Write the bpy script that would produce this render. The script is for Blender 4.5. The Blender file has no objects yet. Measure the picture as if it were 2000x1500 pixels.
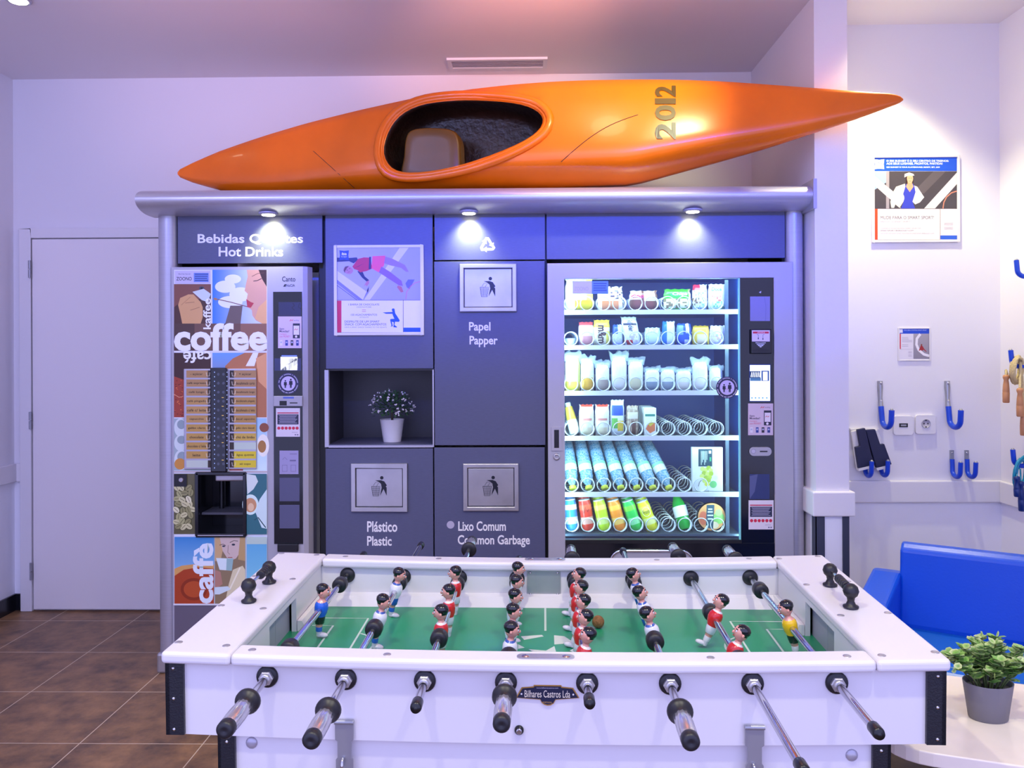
import bpy, bmesh, math, random
from mathutils import Vector, Matrix
from mathutils.geometry import tessellate_polygon
from mathutils.bvhtree import BVHTree

sc = bpy.context.scene
col = sc.collection
PI = math.pi

# ------------------------------------------------------------------ camera
FPX, PSI, ROLL, CX, CY, CAMZ = 1620.0, math.radians(1.0), 0.0045, 1000.0, 680.0, 1.46
_c, _s = math.cos(PSI), math.sin(PSI)
_R, _U, _F = Vector((_c, _s, 0)), Vector((0, 0, 1)), Vector((-_s, _c, 0))
_R2 = _R * math.cos(ROLL) - _U * math.sin(ROLL)
_U2 = _U * math.cos(ROLL) + _R * math.sin(ROLL)
cd = bpy.data.cameras.new('camera')
cam = bpy.data.objects.new('camera', cd)
col.objects.link(cam)
cam.matrix_world = Matrix(((_R2.x, _U2.x, -_F.x, 0), (_R2.y, _U2.y, -_F.y, 0), (_R2.z, _U2.z, -_F.z, CAMZ), (0, 0, 0, 1)))
cd.sensor_width = 36
cd.lens = 36 * FPX / 2000
cd.shift_y = (CY - 750) / 2000
cd.clip_start = 0.02
sc.camera = cam

# ------------------------------------------------------------------ light
sc.view_settings.view_transform = 'Standard'
sc.view_settings.look = 'None'
sc.view_settings.exposure = 0.35
sc.view_settings.gamma = 1
sc.view_settings.use_curve_mapping = False
world = bpy.data.worlds.new('room_beyond')
sc.world = world
world.use_nodes = True
world.node_tree.nodes['Background'].inputs[0].default_value = (0.46, 0.48, 0.93, 1)
world.node_tree.nodes['Background'].inputs[1].default_value = 1.85


def lamp(name, kind, loc, target, energy, color, **kw):
    d = bpy.data.lights.new(name, kind)
    d.energy = energy
    d.color = color
    for k, v in kw.items():
        setattr(d, k, v)
    o = bpy.data.objects.new(name, d)
    col.objects.link(o)
    o.location = loc
    o.rotation_euler = (Vector(target) - Vector(loc)).to_track_quat('-Z', 'Y').to_euler()
    return o


# soft area lights
lamp('ceiling_fill_area', 'AREA', (-0.3, 0.9, 2.95), (-0.3, 1.6, 0), 8, (0.85, 0.88, 1.0), shape='RECTANGLE', size=3.0, size_y=0.8)  # added soft fill from overhead, no fitting behind it
lamp('blue_wall_washer', 'AREA', (0.1, 1.5, 2.6), (0.1, 3.74, 1.86), 6, (0.02, 0.06, 1.0), shape='RECTANGLE', size=2.6, size_y=0.06, spread=0.5)
lamp('violet_wall_fill', 'AREA', (-2.0, 1.6, 2.9), (-2.2, 4.6, 1.9), 20, (0.42, 0.46, 1.0), shape='RECTANGLE', size=0.6, size_y=0.6)  # added fill to brighten the left and back walls
# ceiling spots, and added fill spots aimed up at the ceiling
lamp('spot_over_table_left', 'SPOT', (-0.55, 0.95, 2.93), (-0.1, 2.0, 0.8), 54, (1.0, 0.94, 0.62), spot_size=1.3, spot_blend=0.6, shadow_soft_size=0.035)
lamp('spot_over_table_right', 'SPOT', (0.75, 0.95, 2.93), (0.3, 2.0, 0.8), 54, (1.0, 0.94, 0.62), spot_size=1.3, spot_blend=0.6, shadow_soft_size=0.035)
lamp('spot_on_kayak', 'SPOT', (0.6, 2.75, 2.9), (0.4, 3.75, 2.42), 44, (1.0, 0.98, 0.55), spot_size=1.1, spot_blend=0.8, shadow_soft_size=0.05)
lamp('warm_ceiling_fill', 'SPOT', (0.15, 2.3, 2.6), (-0.05, 3.65, 2.985), 95, (1.0, 0.42, 0.26), spot_size=0.75, spot_blend=1.0, shadow_soft_size=0.06)  # added, unseen: warms and brightens the middle of the ceiling
lamp('pink_ceiling_fill', 'SPOT', (-1.2, 2.1, 2.55), (-1.4, 3.7, 2.985), 38, (1.0, 0.55, 0.6), spot_size=1.0, spot_blend=1.0, shadow_soft_size=0.06)  # added, unseen: pink fill for the left of the ceiling
lamp('warm_ceiling_lamp', 'POINT', (0.2, 3.05, 2.86), (0, 0, 0), 5, (1.0, 0.56, 0.32), shadow_soft_size=0.1)
lamp('spot_in_alcove', 'SPOT', (1.62, 3.6, 2.96), (1.68, 3.7, 0), 74, (1.0, 0.94, 0.52), spot_size=1.7, spot_blend=0.7, shadow_soft_size=0.035)
lamp('spot_by_door', 'SPOT', (-2.0, 2.2, 2.95), (-2.0, 2.7, 0), 12, (1.0, 0.8, 0.4), spot_size=1.6, spot_blend=0.8, shadow_soft_size=0.05)


# ------------------------------------------------------------------ pixel -> place
def ray(px, py):
    a, b = (px - CX) / FPX, -(py - CY) / FPX
    u = a * math.cos(ROLL) + b * math.sin(ROLL)
    v = b * math.cos(ROLL) - a * math.sin(ROLL)
    return Vector((_c * u - _s, _s * u + _c, v))


CAM = Vector((0, 0, CAMZ))


def onY(px, py, Y):
    r = ray(px, py)
    return CAM + r * (Y / r.y)


def onZ(px, py, Z):
    r = ray(px, py)
    return CAM + r * ((Z - CAMZ) / r.z)


def onX(px, py, X):
    r = ray(px, py)
    return CAM + r * (X / r.x)


def rectY(x0, y0, x1, y1, Y):
    xm, ym = (x0 + x1) / 2, (y0 + y1) / 2
    return onY(x0, ym, Y).x, onY(x1, ym, Y).x, onY(xm, y1, Y).z, onY(xm, y0, Y).z


# ------------------------------------------------------------------ materials
def lin(h):
    if isinstance(h, str):
        h = h.lstrip('#')
        c = [int(h[i:i + 2], 16) / 255 for i in (0, 2, 4)]
        return tuple(x / 12.92 if x <= 0.04045 else ((x + 0.055) / 1.055) ** 2.4 for x in c) + (1.0,)
    return tuple(h[:3]) + (1.0,)


def mat(name, color, rough=0.5, metal=0.0, coat=0.0, noise=None, bump=None, spec=None):
    m = bpy.data.materials.new(name)
    m.use_nodes = True
    nt = m.node_tree
    b = nt.nodes['Principled BSDF']
    c = lin(color)
    b.inputs['Base Color'].default_value = c
    b.inputs['Roughness'].default_value = rough
    b.inputs['Metallic'].default_value = metal
    b.inputs['Coat Weight'].default_value = coat
    if spec is not None:
        b.inputs['Specular IOR Level'].default_value = spec
    tc = None
    if noise or bump:
        tc = nt.nodes.new('ShaderNodeTexCoord')
    if noise:
        scale, amt = noise[0], noise[1]
        n = nt.nodes.new('ShaderNodeTexNoise')
        n.inputs['Scale'].default_value = scale
        n.inputs['Detail'].default_value = 4
        mp = nt.nodes.new('ShaderNodeMapping')
        if len(noise) > 2:
            mp.inputs['Scale'].default_value = noise[2]
        nt.links.new(tc.outputs['Object'], mp.inputs[0])
        nt.links.new(mp.outputs[0], n.inputs['Vector'])
        r = nt.nodes.new('ShaderNodeValToRGB')
        r.color_ramp.elements[0].position = 0.3
        r.color_ramp.elements[1].position = 0.7
        r.color_ramp.elements[0].color = tuple(x * (1 - amt) for x in c[:3]) + (1,)
        r.color_ramp.elements[1].color = tuple(min(1, x * (1 + amt)) for x in c[:3]) + (1,)
        nt.links.new(n.outputs['Fac'], r.inputs[0])
        nt.links.new(r.outputs[0], b.inputs['Base Color'])
    if bump:
        n2 = nt.nodes.new('ShaderNodeTexNoise')
        n2.inputs['Scale'].default_value = bump[0]
        n2.inputs['Detail'].default_value = 3
        bp = nt.nodes.new('ShaderNodeBump')
        bp.inputs['Strength'].default_value = bump[1]
        bp.inputs['Distance'].default_value = 0.01
        nt.links.new(tc.outputs['Object'], n2.inputs['Vector'])
        nt.links.new(n2.outputs['Fac'], bp.inputs['Height'])
        nt.links.new(bp.outputs[0], b.inputs['Normal'])
    return m


def emat(name, color, strength):
    m = mat(name, color, 0.5)
    b = m.node_tree.nodes['Principled BSDF']
    b.inputs['Emission Color'].default_value = lin(color)
    b.inputs['Emission Strength'].default_value = strength
    return m


def colmat(name, rough=0.45, emit=0.0, coat=0.0):
    m = mat(name, '#ffffff', rough, coat=coat)
    nt = m.node_tree
    b = nt.nodes['Principled BSDF']
    a = nt.nodes.new('ShaderNodeAttribute')
    a.attribute_name = 'Col'
    nt.links.new(a.outputs['Color'], b.inputs['Base Color'])
    if emit:
        nt.links.new(a.outputs['Color'], b.inputs['Emission Color'])
        b.inputs['Emission Strength'].default_value = emit
    return m


def glassmat(name, tint, clear=0.9, rough=0.03):
    m = bpy.data.materials.new(name)
    m.use_nodes = True
    nt = m.node_tree
    nt.nodes.clear()
    out = nt.nodes.new('ShaderNodeOutputMaterial')
    tr = nt.nodes.new('ShaderNodeBsdfTransparent')
    tr.inputs[0].default_value = lin(tint)
    p = nt.nodes.new('ShaderNodeBsdfPrincipled')
    p.inputs['Base Color'].default_value = lin(tint)
    p.inputs['Roughness'].default_value = rough
    mx = nt.nodes.new('ShaderNodeMixShader')
    mx.inputs[0].default_value = clear
    nt.links.new(p.outputs[0], mx.inputs[1])
    nt.links.new(tr.outputs[0], mx.inputs[2])
    nt.links.new(mx.outputs[0], out.inputs[0])
    return m


def wallmat(name, upper, lower, zsplit):
    m = mat(name, upper, 0.55, bump=(220, 0.03))
    nt = m.node_tree
    b = nt.nodes['Principled BSDF']
    g = nt.nodes.new('ShaderNodeNewGeometry')
    sx = nt.nodes.new('ShaderNodeSeparateXYZ')
    lt = nt.nodes.new('ShaderNodeMath')
    lt.operation = 'LESS_THAN'
    lt.inputs[1].default_value = zsplit
    mx = nt.nodes.new('ShaderNodeMix')
    mx.data_type = 'RGBA'
    mx.inputs[6].default_value = lin(upper)
    mx.inputs[7].default_value = lin(lower)
    nt.links.new(g.outputs['Position'], sx.inputs[0])
    nt.links.new(sx.outputs[2], lt.inputs[0])
    nt.links.new(lt.outputs[0], mx.inputs[0])
    nt.links.new(mx.outputs[2], b.inputs['Base Color'])
    rr = nt.nodes.new('ShaderNodeMath')
    rr.operation = 'MULTIPLY_ADD'
    rr.inputs[1].default_value = -0.25
    rr.inputs[2].default_value = 0.55
    nt.links.new(lt.outputs[0], rr.inputs[0])
    nt.links.new(rr.outputs[0], b.inputs['Roughness'])
    return m


def floormat():
    m = mat('floor_tile', '#4a342a', 0.42)
    nt = m.node_tree
    b = nt.nodes['Principled BSDF']
    tc = nt.nodes.new('ShaderNodeTexCoord')
    sx = nt.nodes.new('ShaderNodeSeparateXYZ')
    nt.links.new(tc.outputs['Object'], sx.inputs[0])
    lines = []
    for i, o0 in ((0, -1.685), (1, 3.03)):
        a = nt.nodes.new('ShaderNodeMath')
        a.operation = 'SUBTRACT'
        a.inputs[1].default_value = o0 - 0.46 * 40 - 0.002
        d = nt.nodes.new('ShaderNodeMath')
        d.operation = 'DIVIDE'
        d.inputs[1].default_value = 0.4605
        f = nt.nodes.new('ShaderNodeMath')
        f.operation = 'FRACT'
        l = nt.nodes.new('ShaderNodeMath')
        l.operation = 'LESS_THAN'
        l.inputs[1].default_value = 0.0085
        nt.links.new(sx.outputs[i], a.inputs[0])
        nt.links.new(a.outputs[0], d.inputs[0])
        nt.links.new(d.outputs[0], f.inputs[0])
        nt.links.new(f.outputs[0], l.inputs[0])
        lines.append(l)
    mxm = nt.nodes.new('ShaderNodeMath')
    mxm.operation = 'MAXIMUM'
    nt.links.new(lines[0].outputs[0], mxm.inputs[0])
    nt.links.new(lines[1].outputs[0], mxm.inputs[1])
    n = nt.nodes.new('ShaderNodeTexNoise')
    n.inputs['Scale'].default_value = 7
    n.inputs['Detail'].default_value = 8
    n.inputs['Roughness'].default_value = 0.65
    nt.links.new(tc.outputs['Object'], n.inputs['Vector'])
    r = nt.nodes.new('ShaderNodeValToRGB')
    r.color_ramp.elements[0].position = 0.32
    r.color_ramp.elements[0].color = lin('#594330')
    r.color_ramp.elements[1].position = 0.7
    r.color_ramp.elements[1].color = lin('#a67c50')
    nt.links.new(n.outputs['Fac'], r.inputs[0])
    mx = nt.nodes.new('ShaderNodeMix')
    mx.data_type = 'RGBA'
    mx.inputs[7].default_value = lin('#d8c4a4')
    nt.links.new(mxm.outputs[0], mx.inputs[0])
    nt.links.new(r.outputs[0], mx.inputs[6])
    nt.links.new(mx.outputs[2], b.inputs['Base Color'])
    return m


WHITE = mat('white_paint', '#e9e6ea', 0.5)
WALL = wallmat('wall_paint', '#e9e6ec', '#f2f2fa', 0.73)
CEIL = mat('ceiling_paint', '#f0e8ea', 0.7, bump=(150, 0.03))
FLOOR = floormat()
DOORM = mat('door_paint', '#f2ecee', 0.45)
BLACKTILE = mat('black_tile', '#15161d', 0.25)
SILVER = mat('silver_lacquer', '#b4b2c0', 0.3, metal=0.4, noise=(3, 0.04, (1, 1, 60)))
ALU = mat('brushed_aluminium', '#c6c4cc', 0.34, metal=0.5, noise=(8, 0.06, (1, 40, 40)))
STEEL = mat('brushed_steel', '#b8b6bc', 0.33, metal=0.65, noise=(6, 0.15))
CHROME = mat('polished_steel', '#c9c8cc', 0.12, metal=1.0)
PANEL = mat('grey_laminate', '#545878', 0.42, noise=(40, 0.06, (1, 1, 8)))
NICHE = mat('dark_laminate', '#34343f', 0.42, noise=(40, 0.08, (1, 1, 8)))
DARK = mat('dark_gap', '#0d0e14', 0.5)
BLACK = mat('black_plastic', '#14151b', 0.3)
BLACKGLOSS = mat('black_gloss', '#14161f', 0.12)
RUBBER = mat('black_rubber', '#1d1d24', 0.42)
MACHINE = mat('machine_silver', '#b3b2be', 0.38, metal=0.1)
PRINT = colmat('printed_sheet', 0.4)
BACKLIT = colmat('backlit_print', 0.3, emit=0.08)
SCREEN = colmat('lit_screen', 0.3, emit=1.0)
PAINTED = colmat('glossy_paint', 0.16, coat=0.4)
PACK = colmat('printed_film', 0.28)
GLASS = glassmat('clear_glass', '#f4fbff', 0.965)
FILM = glassmat('clear_film', '#eaf6f6', 0.72, 0.15)
BOTTLE = glassmat('clear_bottle', '#aadcf0', 0.42, 0.08)
_nt = BOTTLE.node_tree
_t = _nt.nodes.new('ShaderNodeTexCoord')
_v = _nt.nodes.new('ShaderNodeTexVoronoi')  # cell pattern puts sparkle into the bottle's colour
_v.inputs['Scale'].default_value = 140
_r = _nt.nodes.new('ShaderNodeValToRGB')
_r.color_ramp.elements[0].color = lin('#79c0e6')
_r.color_ramp.elements[1].color = lin('#d4f0fa')
_r.color_ramp.elements[0].position = .35
_r.color_ramp.elements[1].position = .62
_nt.links.new(_t.outputs['Object'], _v.inputs['Vector'])
_nt.links.new(_v.outputs['Distance'], _r.inputs[0])
_nt.links.new(_r.outputs[0], [n for n in _nt.nodes if n.type == 'BSDF_PRINCIPLED'][0].inputs['Base Color'])
GREENB = glassmat('green_bottle', '#22c040', 0.25, 0.08)
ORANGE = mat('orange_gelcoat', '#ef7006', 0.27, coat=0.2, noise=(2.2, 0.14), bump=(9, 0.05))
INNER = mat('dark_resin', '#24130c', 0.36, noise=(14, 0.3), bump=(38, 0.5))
SEATM = mat('brown_resin', '#6b4716', 0.34, noise=(5, 0.15), bump=(6, 0.08))
TWHITE = mat('white_lacquer', '#e2dee2', 0.3)
GRIP = mat('ribbed_chrome', '#c6c4cc', 0.16, metal=0.7)
CORNER = mat('black_powdercoat', '#171a24', 0.35, bump=(300, 0.1))
BLUEV = mat('blue_vinyl', '#0d46d0', 0.3)
BLUEL = mat('blue_leatherette', '#004fd0', 0.33, bump=(120, 0.04))
BLUESEAT = mat('blue_leatherette_seat', '#0f63c4', 0.33, bump=(120, 0.04))
ZINC = mat('zinc_plate', '#a2a3ac', 0.28, metal=0.5)
COIL = mat('bright_wire', '#dfe8ea', 0.25, metal=0.35)
MARBLE = mat('cream_marble', '#f2e6d6', 0.22, noise=(5, 0.08))
GREYPOT = mat('grey_pot', '#77747c', 0.6)
WHITEPOT = mat('white_pot', '#e6e4ea', 0.35)
SOIL = mat('soil', '#2b221c', 0.9)
LEAF = colmat('leaf', 0.45)
WOOD = mat('turned_wood', '#c48a5c', 0.45, noise=(20, 0.15, (1, 1, 0.2)))
ROPE = mat('cotton_rope', '#d8c490', 0.8, bump=(160, 0.6))
TEAL = mat('teal_cord', '#0f8fb0', 0.25)
NAVYV = mat('navy_foam', '#1d2148', 0.55)
DKBLUE = mat('dark_blue_plastic', '#0c2c72', 0.3)
LED = emat('downlight_lens', '#fff6d8', 14)
LEDW = emat('cool_led_tube', '#dff6ff', 5)
RAILW = mat('white_rail', '#f2f6f8', 0.35)
INTER = mat('machine_interior', '#1a54b8', 0.4)
CORK = mat('cork', '#8a6038', 0.8, noise=(160, 0.35), bump=(200, 0.4))
FIELD = mat('green_pitch', '#289468', 0.3, noise=(3, 0.1))
NAVYP = mat('navy_enamel', '#10173a', 0.25)
GOLD = mat('gold_edge', '#c99a4a', 0.3, metal=0.7)

# ------------------------------------------------------------------ mesh building
WM = {}


class MB:
    def __init__(s):
        s.v, s.f, s.m, s.sm, s.c = [], [], [], [], []

    def add(s, vs, fs, m=0, smooth=False, c=None):
        o = len(s.v)
        s.v += [Vector(p) for p in vs]
        for i, f in enumerate(fs):
            s.f.append([o + k for k in f])
            s.m.append(m)
            s.sm.append(smooth)
            s.c.append(c[i] if isinstance(c, list) else c)
        return s

    def box(s, x0, x1, y0, y1, z0, z1, m=0, c=None):
        v = [(x, y, z) for x in (x0, x1) for y in (y0, y1) for z in (z0, z1)]
        return s.add(v, [(0, 1, 3, 2), (4, 6, 7, 5), (0, 4, 5, 1), (2, 3, 7, 6), (0, 2, 6, 4), (1, 5, 7, 3)], m, c=c)

    def prism(s, pts, fn, a, b, m=0, c=None, smooth=False):
        """pts: 2-D outline, fn(u, v, w) -> point, extruded w = a..b"""
        n = len(pts)
        v = [fn(p[0], p[1], a) for p in pts] + [fn(p[0], p[1], b) for p in pts]
        s.add(v, [(i, (i + 1) % n, n + (i + 1) % n, n + i) for i in range(n)], m, smooth, c)
        tri = tessellate_polygon([[Vector((p[0], p[1], 0)) for p in pts]])
        s.add(v[:n], tri, m, False, c)
        s.add(v[n:], [t[::-1] for t in tri], m, False, c)
        return s

    def rings(s, rs, m=0, smooth=True, caps=True, c=None, closed=False):
        n = len(rs[0])
        v = [p for r in rs for p in r]
        fs, cs = [], []
        for k in range(len(rs) - (0 if closed else 1)):
            k2 = (k + 1) % len(rs)
            for i in range(n):
                fs.append((k * n + i, k * n + (i + 1) % n, k2 * n + (i + 1) % n, k2 * n + i))
                cs.append(c[k] if isinstance(c, list) else c)
        s.add(v, fs, m, smooth, cs)
        if caps and not closed:
            s.add(rs[0], [tuple(range(n))[::-1]], m, False, c[0] if isinstance(c, list) else c)
            s.add(rs[-1], [tuple(range(n))], m, False, c[-1] if isinstance(c, list) else c)
        return s

    def lathe(s, prof, org=(0, 0, 0), axis=(0, 0, 1), n=20, m=0, smooth=True, caps=True, c=None, sx=1, sy=1, rib=None):
        org, ax = Vector(org), Vector(axis).normalized()
        t = Vector((1, 0, 0)) if abs(ax.x) < 0.9 else Vector((0, 1, 0))
        e2 = ax.cross(t).normalized()
        e1 = e2.cross(ax)
        rs = []
        for r, h in prof:
            rr = []
            for i in range(n):
                a = 2 * PI * i / n
                q = r * (1 + (rib if rib and i % 2 else 0))
                rr.append(org + ax * h + e1 * (q * math.cos(a) * sx) + e2 * (q * math.sin(a) * sy))
            rs.append(rr)
        return s.rings(rs, m, smooth, caps, c)

    def cyl(s, p0, p1, r, n=16, m=0, smooth=True, c=None):
        p0, p1 = Vector(p0), Vector(p1)
        return s.lathe([(r, 0), (r, (p1 - p0).length)], p0, p1 - p0, n, m, smooth, True, c)

    def ball(s, ctr, r, n=14, m=0, c=None, sx=1, sy=1, sz=1):
        k = max(6, n // 2)
        rs = []
        for j in range(k + 1):
            t = -PI / 2 + PI * j / k
            t = max(-PI / 2 + 0.08, min(PI / 2 - 0.08, t))
            rs.append([Vector((ctr[0] + r * sx * math.cos(t) * math.cos(2 * PI * i / n), ctr[1] + r * sy * math.cos(t) * math.sin(2 * PI * i / n), ctr[2] + r * sz * math.sin(t))) for i in range(n)])
        return s.rings(rs, m, True, True, c)

    def tube(s, path, r, n=8, m=0, closed=False, c=None, caps=True):
        P = [Vector(p) for p in path]
        k = len(P)
        rs = []
        prev = None
        for i in range(k):
            if closed:
                t = P[(i + 1) % k] - P[i - 1]
            else:
                t = P[min(i + 1, k - 1)] - P[max(i - 1, 0)]
            t.normalize()
            if prev is None:
                a = Vector((0, 0, 1)) if abs(t.z) < 0.9 else Vector((1, 0, 0))
                u = t.cross(a).normalized()
            else:
                u = (prev - t * prev.dot(t)).normalized()
            prev = u
            w = t.cross(u)
            q = r[i] if isinstance(r, (list, tuple)) else r
            rs.append([P[i] + u * (q * math.cos(2 * PI * j / n)) + w * (q * math.sin(2 * PI * j / n)) for j in range(n)])
        return s.rings(rs, m, True, caps, c, closed)

    def warp(s, fn):
        s.v = [fn(p) for p in s.v]
        return s

    def build(s, name, mats, parent=None, local=False, bevel=0, seg=2, label=None, recalc=True, org=None, subsurf=0):
        me = bpy.data.meshes.new(name)
        V = s.v
        loc = Vector((0, 0, 0))
        if parent is not None and not local:
            inv = WM[parent.name].inverted()
            V = [inv @ p for p in V]
        elif parent is None:
            if org is None:
                xs, ys, zs = zip(*[tuple(p) for p in V])
                org = ((min(xs) + max(xs)) / 2, (min(ys) + max(ys)) / 2, min(zs))
            loc = Vector(org)
            V = [p - loc for p in V]
        me.from_pydata([tuple(p) for p in V], [], s.f)
        for m_ in (mats if isinstance(mats, (list, tuple)) else [mats]):
            me.materials.append(m_)
        me.polygons.foreach_set('material_index', s.m)
        me.polygons.foreach_set('use_smooth', s.sm)
        if any(c is not None for c in s.c):
            ca = me.color_attributes.new('Col', 'FLOAT_COLOR', 'CORNER')
            dat = []
            for p, c in zip(me.polygons, s.c):
                if c is None:
                    c = (0.8, 0.8, 0.8, 1)
                if isinstance(c[0], (tuple, list)):
                    for q in c:
                        dat += list(q)
                else:
                    dat += list(c) * p.loop_total
            ca.data.foreach_set('color', dat)
        if recalc:
            bm = bmesh.new()
            bm.from_mesh(me)
            if bevel or subsurf:
                bmesh.ops.remove_doubles(bm, verts=bm.verts, dist=1e-6)
            bmesh.ops.recalc_face_normals(bm, faces=bm.faces)
            bm.to_mesh(me)
            bm.free()
        o = bpy.data.objects.new(name, me)
        col.objects.link(o)
        o.location = loc
        if parent is not None:
            o.parent = parent
            WM[o.name] = WM[parent.name]
        else:
            WM[o.name] = Matrix.Translation(loc)
        if bevel:
            b = o.modifiers.new('bevel', 'BEVEL')
            b.width = bevel
            b.segments = seg
            b.limit_method = 'ANGLE'
            b.angle_limit = 0.6
        if subsurf:
            b = o.modifiers.new('smooth', 'SUBSURF')
            b.levels = b.render_levels = subsurf
        if label:
            o['label'] = label
        return o


def tag(o, label, cat, group=None, kind=None):
    o['label'] = label
    o['category'] = cat
    if group:
        o['group'] = group
    if kind:
        o['kind'] = kind
    return o


def struct(o):
    o['kind'] = 'structure'
    return o


def thing(name, label, cat, loc=(0, 0, 0), rot=None, group=None):
    o = bpy.data.objects.new(name, None)
    col.objects.link(o)
    o.empty_display_size = 0.05
    M = Matrix.Translation(Vector(loc))
    if rot is not None:
        M = M @ rot.to_4x4()
        o.rotation_euler = rot.to_euler()
    o.location = loc
    WM[o.name] = M
    return tag(o, label, cat, group)


def kids(o):
    return [c for c in bpy.data.objects if c.parent == o]


def copy_tree(o, parent=None):
    c = o.copy()
    col.objects.link(c)
    if parent is not None:
        c.parent = parent
    for ch in kids(o):
        copy_tree(ch, c)
    return c


def arc(cx, cy, r, a0, a1, n):
    return [(cx + r * math.cos(a0 + (a1 - a0) * i / n), cy + r * math.sin(a0 + (a1 - a0) * i / n)) for i in range(n + 1)]


def rrect(x0, y0, x1, y1, r, n=5):
    return arc(x1 - r, y1 - r, r, 0, PI / 2, n) + arc(x0 + r, y1 - r, r, PI / 2, PI, n) + arc(x0 + r, y0 + r, r, PI, 1.5 * PI, n) + arc(x1 - r, y0 + r, r, 1.5 * PI, 2 * PI, n)


_tc = {}


def textmesh(s, bold=0.0):
    k = (s, bold)
    if k not in _tc:
        cu = bpy.data.curves.new('t', 'FONT')
        cu.body = s
        cu.offset = bold
        cu.resolution_u = 3
        cu.dimensions = '2D'
        cu.fill_mode = 'FRONT'
        ob = bpy.data.objects.new('t', cu)
        me = bpy.data.meshes.new_from_object(ob)
        vs = [(p.co.x, p.co.y) for p in me.vertices]
        fs = [tuple(p.vertices) for p in me.polygons]
        bpy.data.objects.remove(ob)
        bpy.data.curves.remove(cu)
        bpy.data.meshes.remove(me)
        xs, ys = [p[0] for p in vs], [p[1] for p in vs]
        x0, x1, y0, y1 = min(xs), max(xs), min(ys), max(ys)
        _tc[k] = ([((x - x0) / (x1 - x0), (y - y0) / (y1 - y0)) for x, y in vs], fs)
    return _tc[k]


class Art:
    """flat printed work on a real surface; fn(px, py, lift) -> point"""

    def __init__(s, fn, step=0.00003, lift=0.0003):
        s.fn, s.step, s.h, s.mb = fn, step, lift, MB()

    def poly(s, pts, c):
        tri = tessellate_polygon([[Vector((p[0], p[1], 0)) for p in pts]])
        s.mb.add([s.fn(p[0], p[1], s.h) for p in pts], [s._o(pts, t) for t in tri], 0, False, lin(c))
        s.h += s.step
        return s

    def _o(s, pts, t):
        a, b, c = (pts[i] for i in t)
        return t if (b[0] - a[0]) * (c[1] - a[1]) - (b[1] - a[1]) * (c[0] - a[0]) < 0 else t[::-1]

    def rect(s, x0, y0, x1, y1, c):
        return s.poly([(x0, y0), (x1, y0), (x1, y1), (x0, y1)], c)

    def grad(s, x0, y0, x1, y1, c0, c1, horiz=False):
        a, b = lin(c0), lin(c1)
        p = [(x0, y0), (x0, y1), (x1, y1), (x1, y0)]
        cc = [a, a, b, b] if horiz else [a, b, b, a]
        s.mb.add([s.fn(q[0], q[1], s.h) for q in p], [(0, 1, 2, 3)], 0, False, [cc])
        s.h += s.step
        return s

    def ell(s, cx, cy, rx, ry, c, a0=0, a1=2 * PI, n=24, rot=0):
        pts = []
        for i in range(n):
            a = a0 + (a1 - a0) * i / (n if a1 - a0 > 6.2 else n - 1)
            x, y = rx * math.cos(a), ry * math.sin(a)
            pts.append((cx + x * math.cos(rot) - y * math.sin(rot), cy + x * math.sin(rot) + y * math.cos(rot)))
        return s.poly(pts, c)

    def line(s, pts, w, c):
        L, R = [], []
        for i, p in enumerate(pts):
            a, b = pts[max(0, i - 1)], pts[min(len(pts) - 1, i + 1)]
            dx, dy = b[0] - a[0], b[1] - a[1]
            d = math.hypot(dx, dy) or 1
            L.append((p[0] - dy / d * w / 2, p[1] + dx / d * w / 2))
            R.append((p[0] + dy / d * w / 2, p[1] - dx / d * w / 2))
        for i in range(len(pts) - 1):
            q = [L[i], L[i + 1], R[i + 1], R[i]]
            s.mb.add([s.fn(x, y, s.h) for x, y in q], [s._o(q, (0, 1, 2)), s._o(q, (0, 2, 3))], 0, False, lin(c))
        s.h += s.step
        return s

    def frame(s, x0, y0, x1, y1, w, c):
        s.rect(x0, y0, x1, y0 + w, c).rect(x0, y1 - w, x1, y1, c).rect(x0, y0, x0 + w, y1, c).rect(x1 - w, y0, x1, y1, c)
        return s

    def text(s, t, x0, y0, x1, y1, c, rot=0, bold=0.0):
        vs, fs = textmesh(t, bold)
        pts = []
        for u, v in vs:
            if rot == 90:
                u, v = 1 - v, u
            elif rot == 180:
                u, v = 1 - u, 1 - v
            elif rot == -90:
                u, v = v, 1 - u
            pts.append((x0 + (x1 - x0) * u, y1 - (y1 - y0) * v))
        s.mb.add([s.fn(p[0], p[1], s.h) for p in pts], [s._o(pts, f[:3]) and (f if s._o(pts, f[:3]) == f[:3] else f[::-1]) for f in fs], 0, False, lin(c))
        s.h += s.step
        return s

    def build(s, name, mt, parent=None, local=False, label=None):
        return s.mb.build(name, mt, parent, local, recalc=False, label=label)


def artY(Y):
    """sheet that lies on a vertical plane facing the room at depth Y; pixel columns/rows become straight metric axes"""
    return lambda px, py, h: onY(px, py, Y) + Vector((0, -h, 0))
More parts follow.
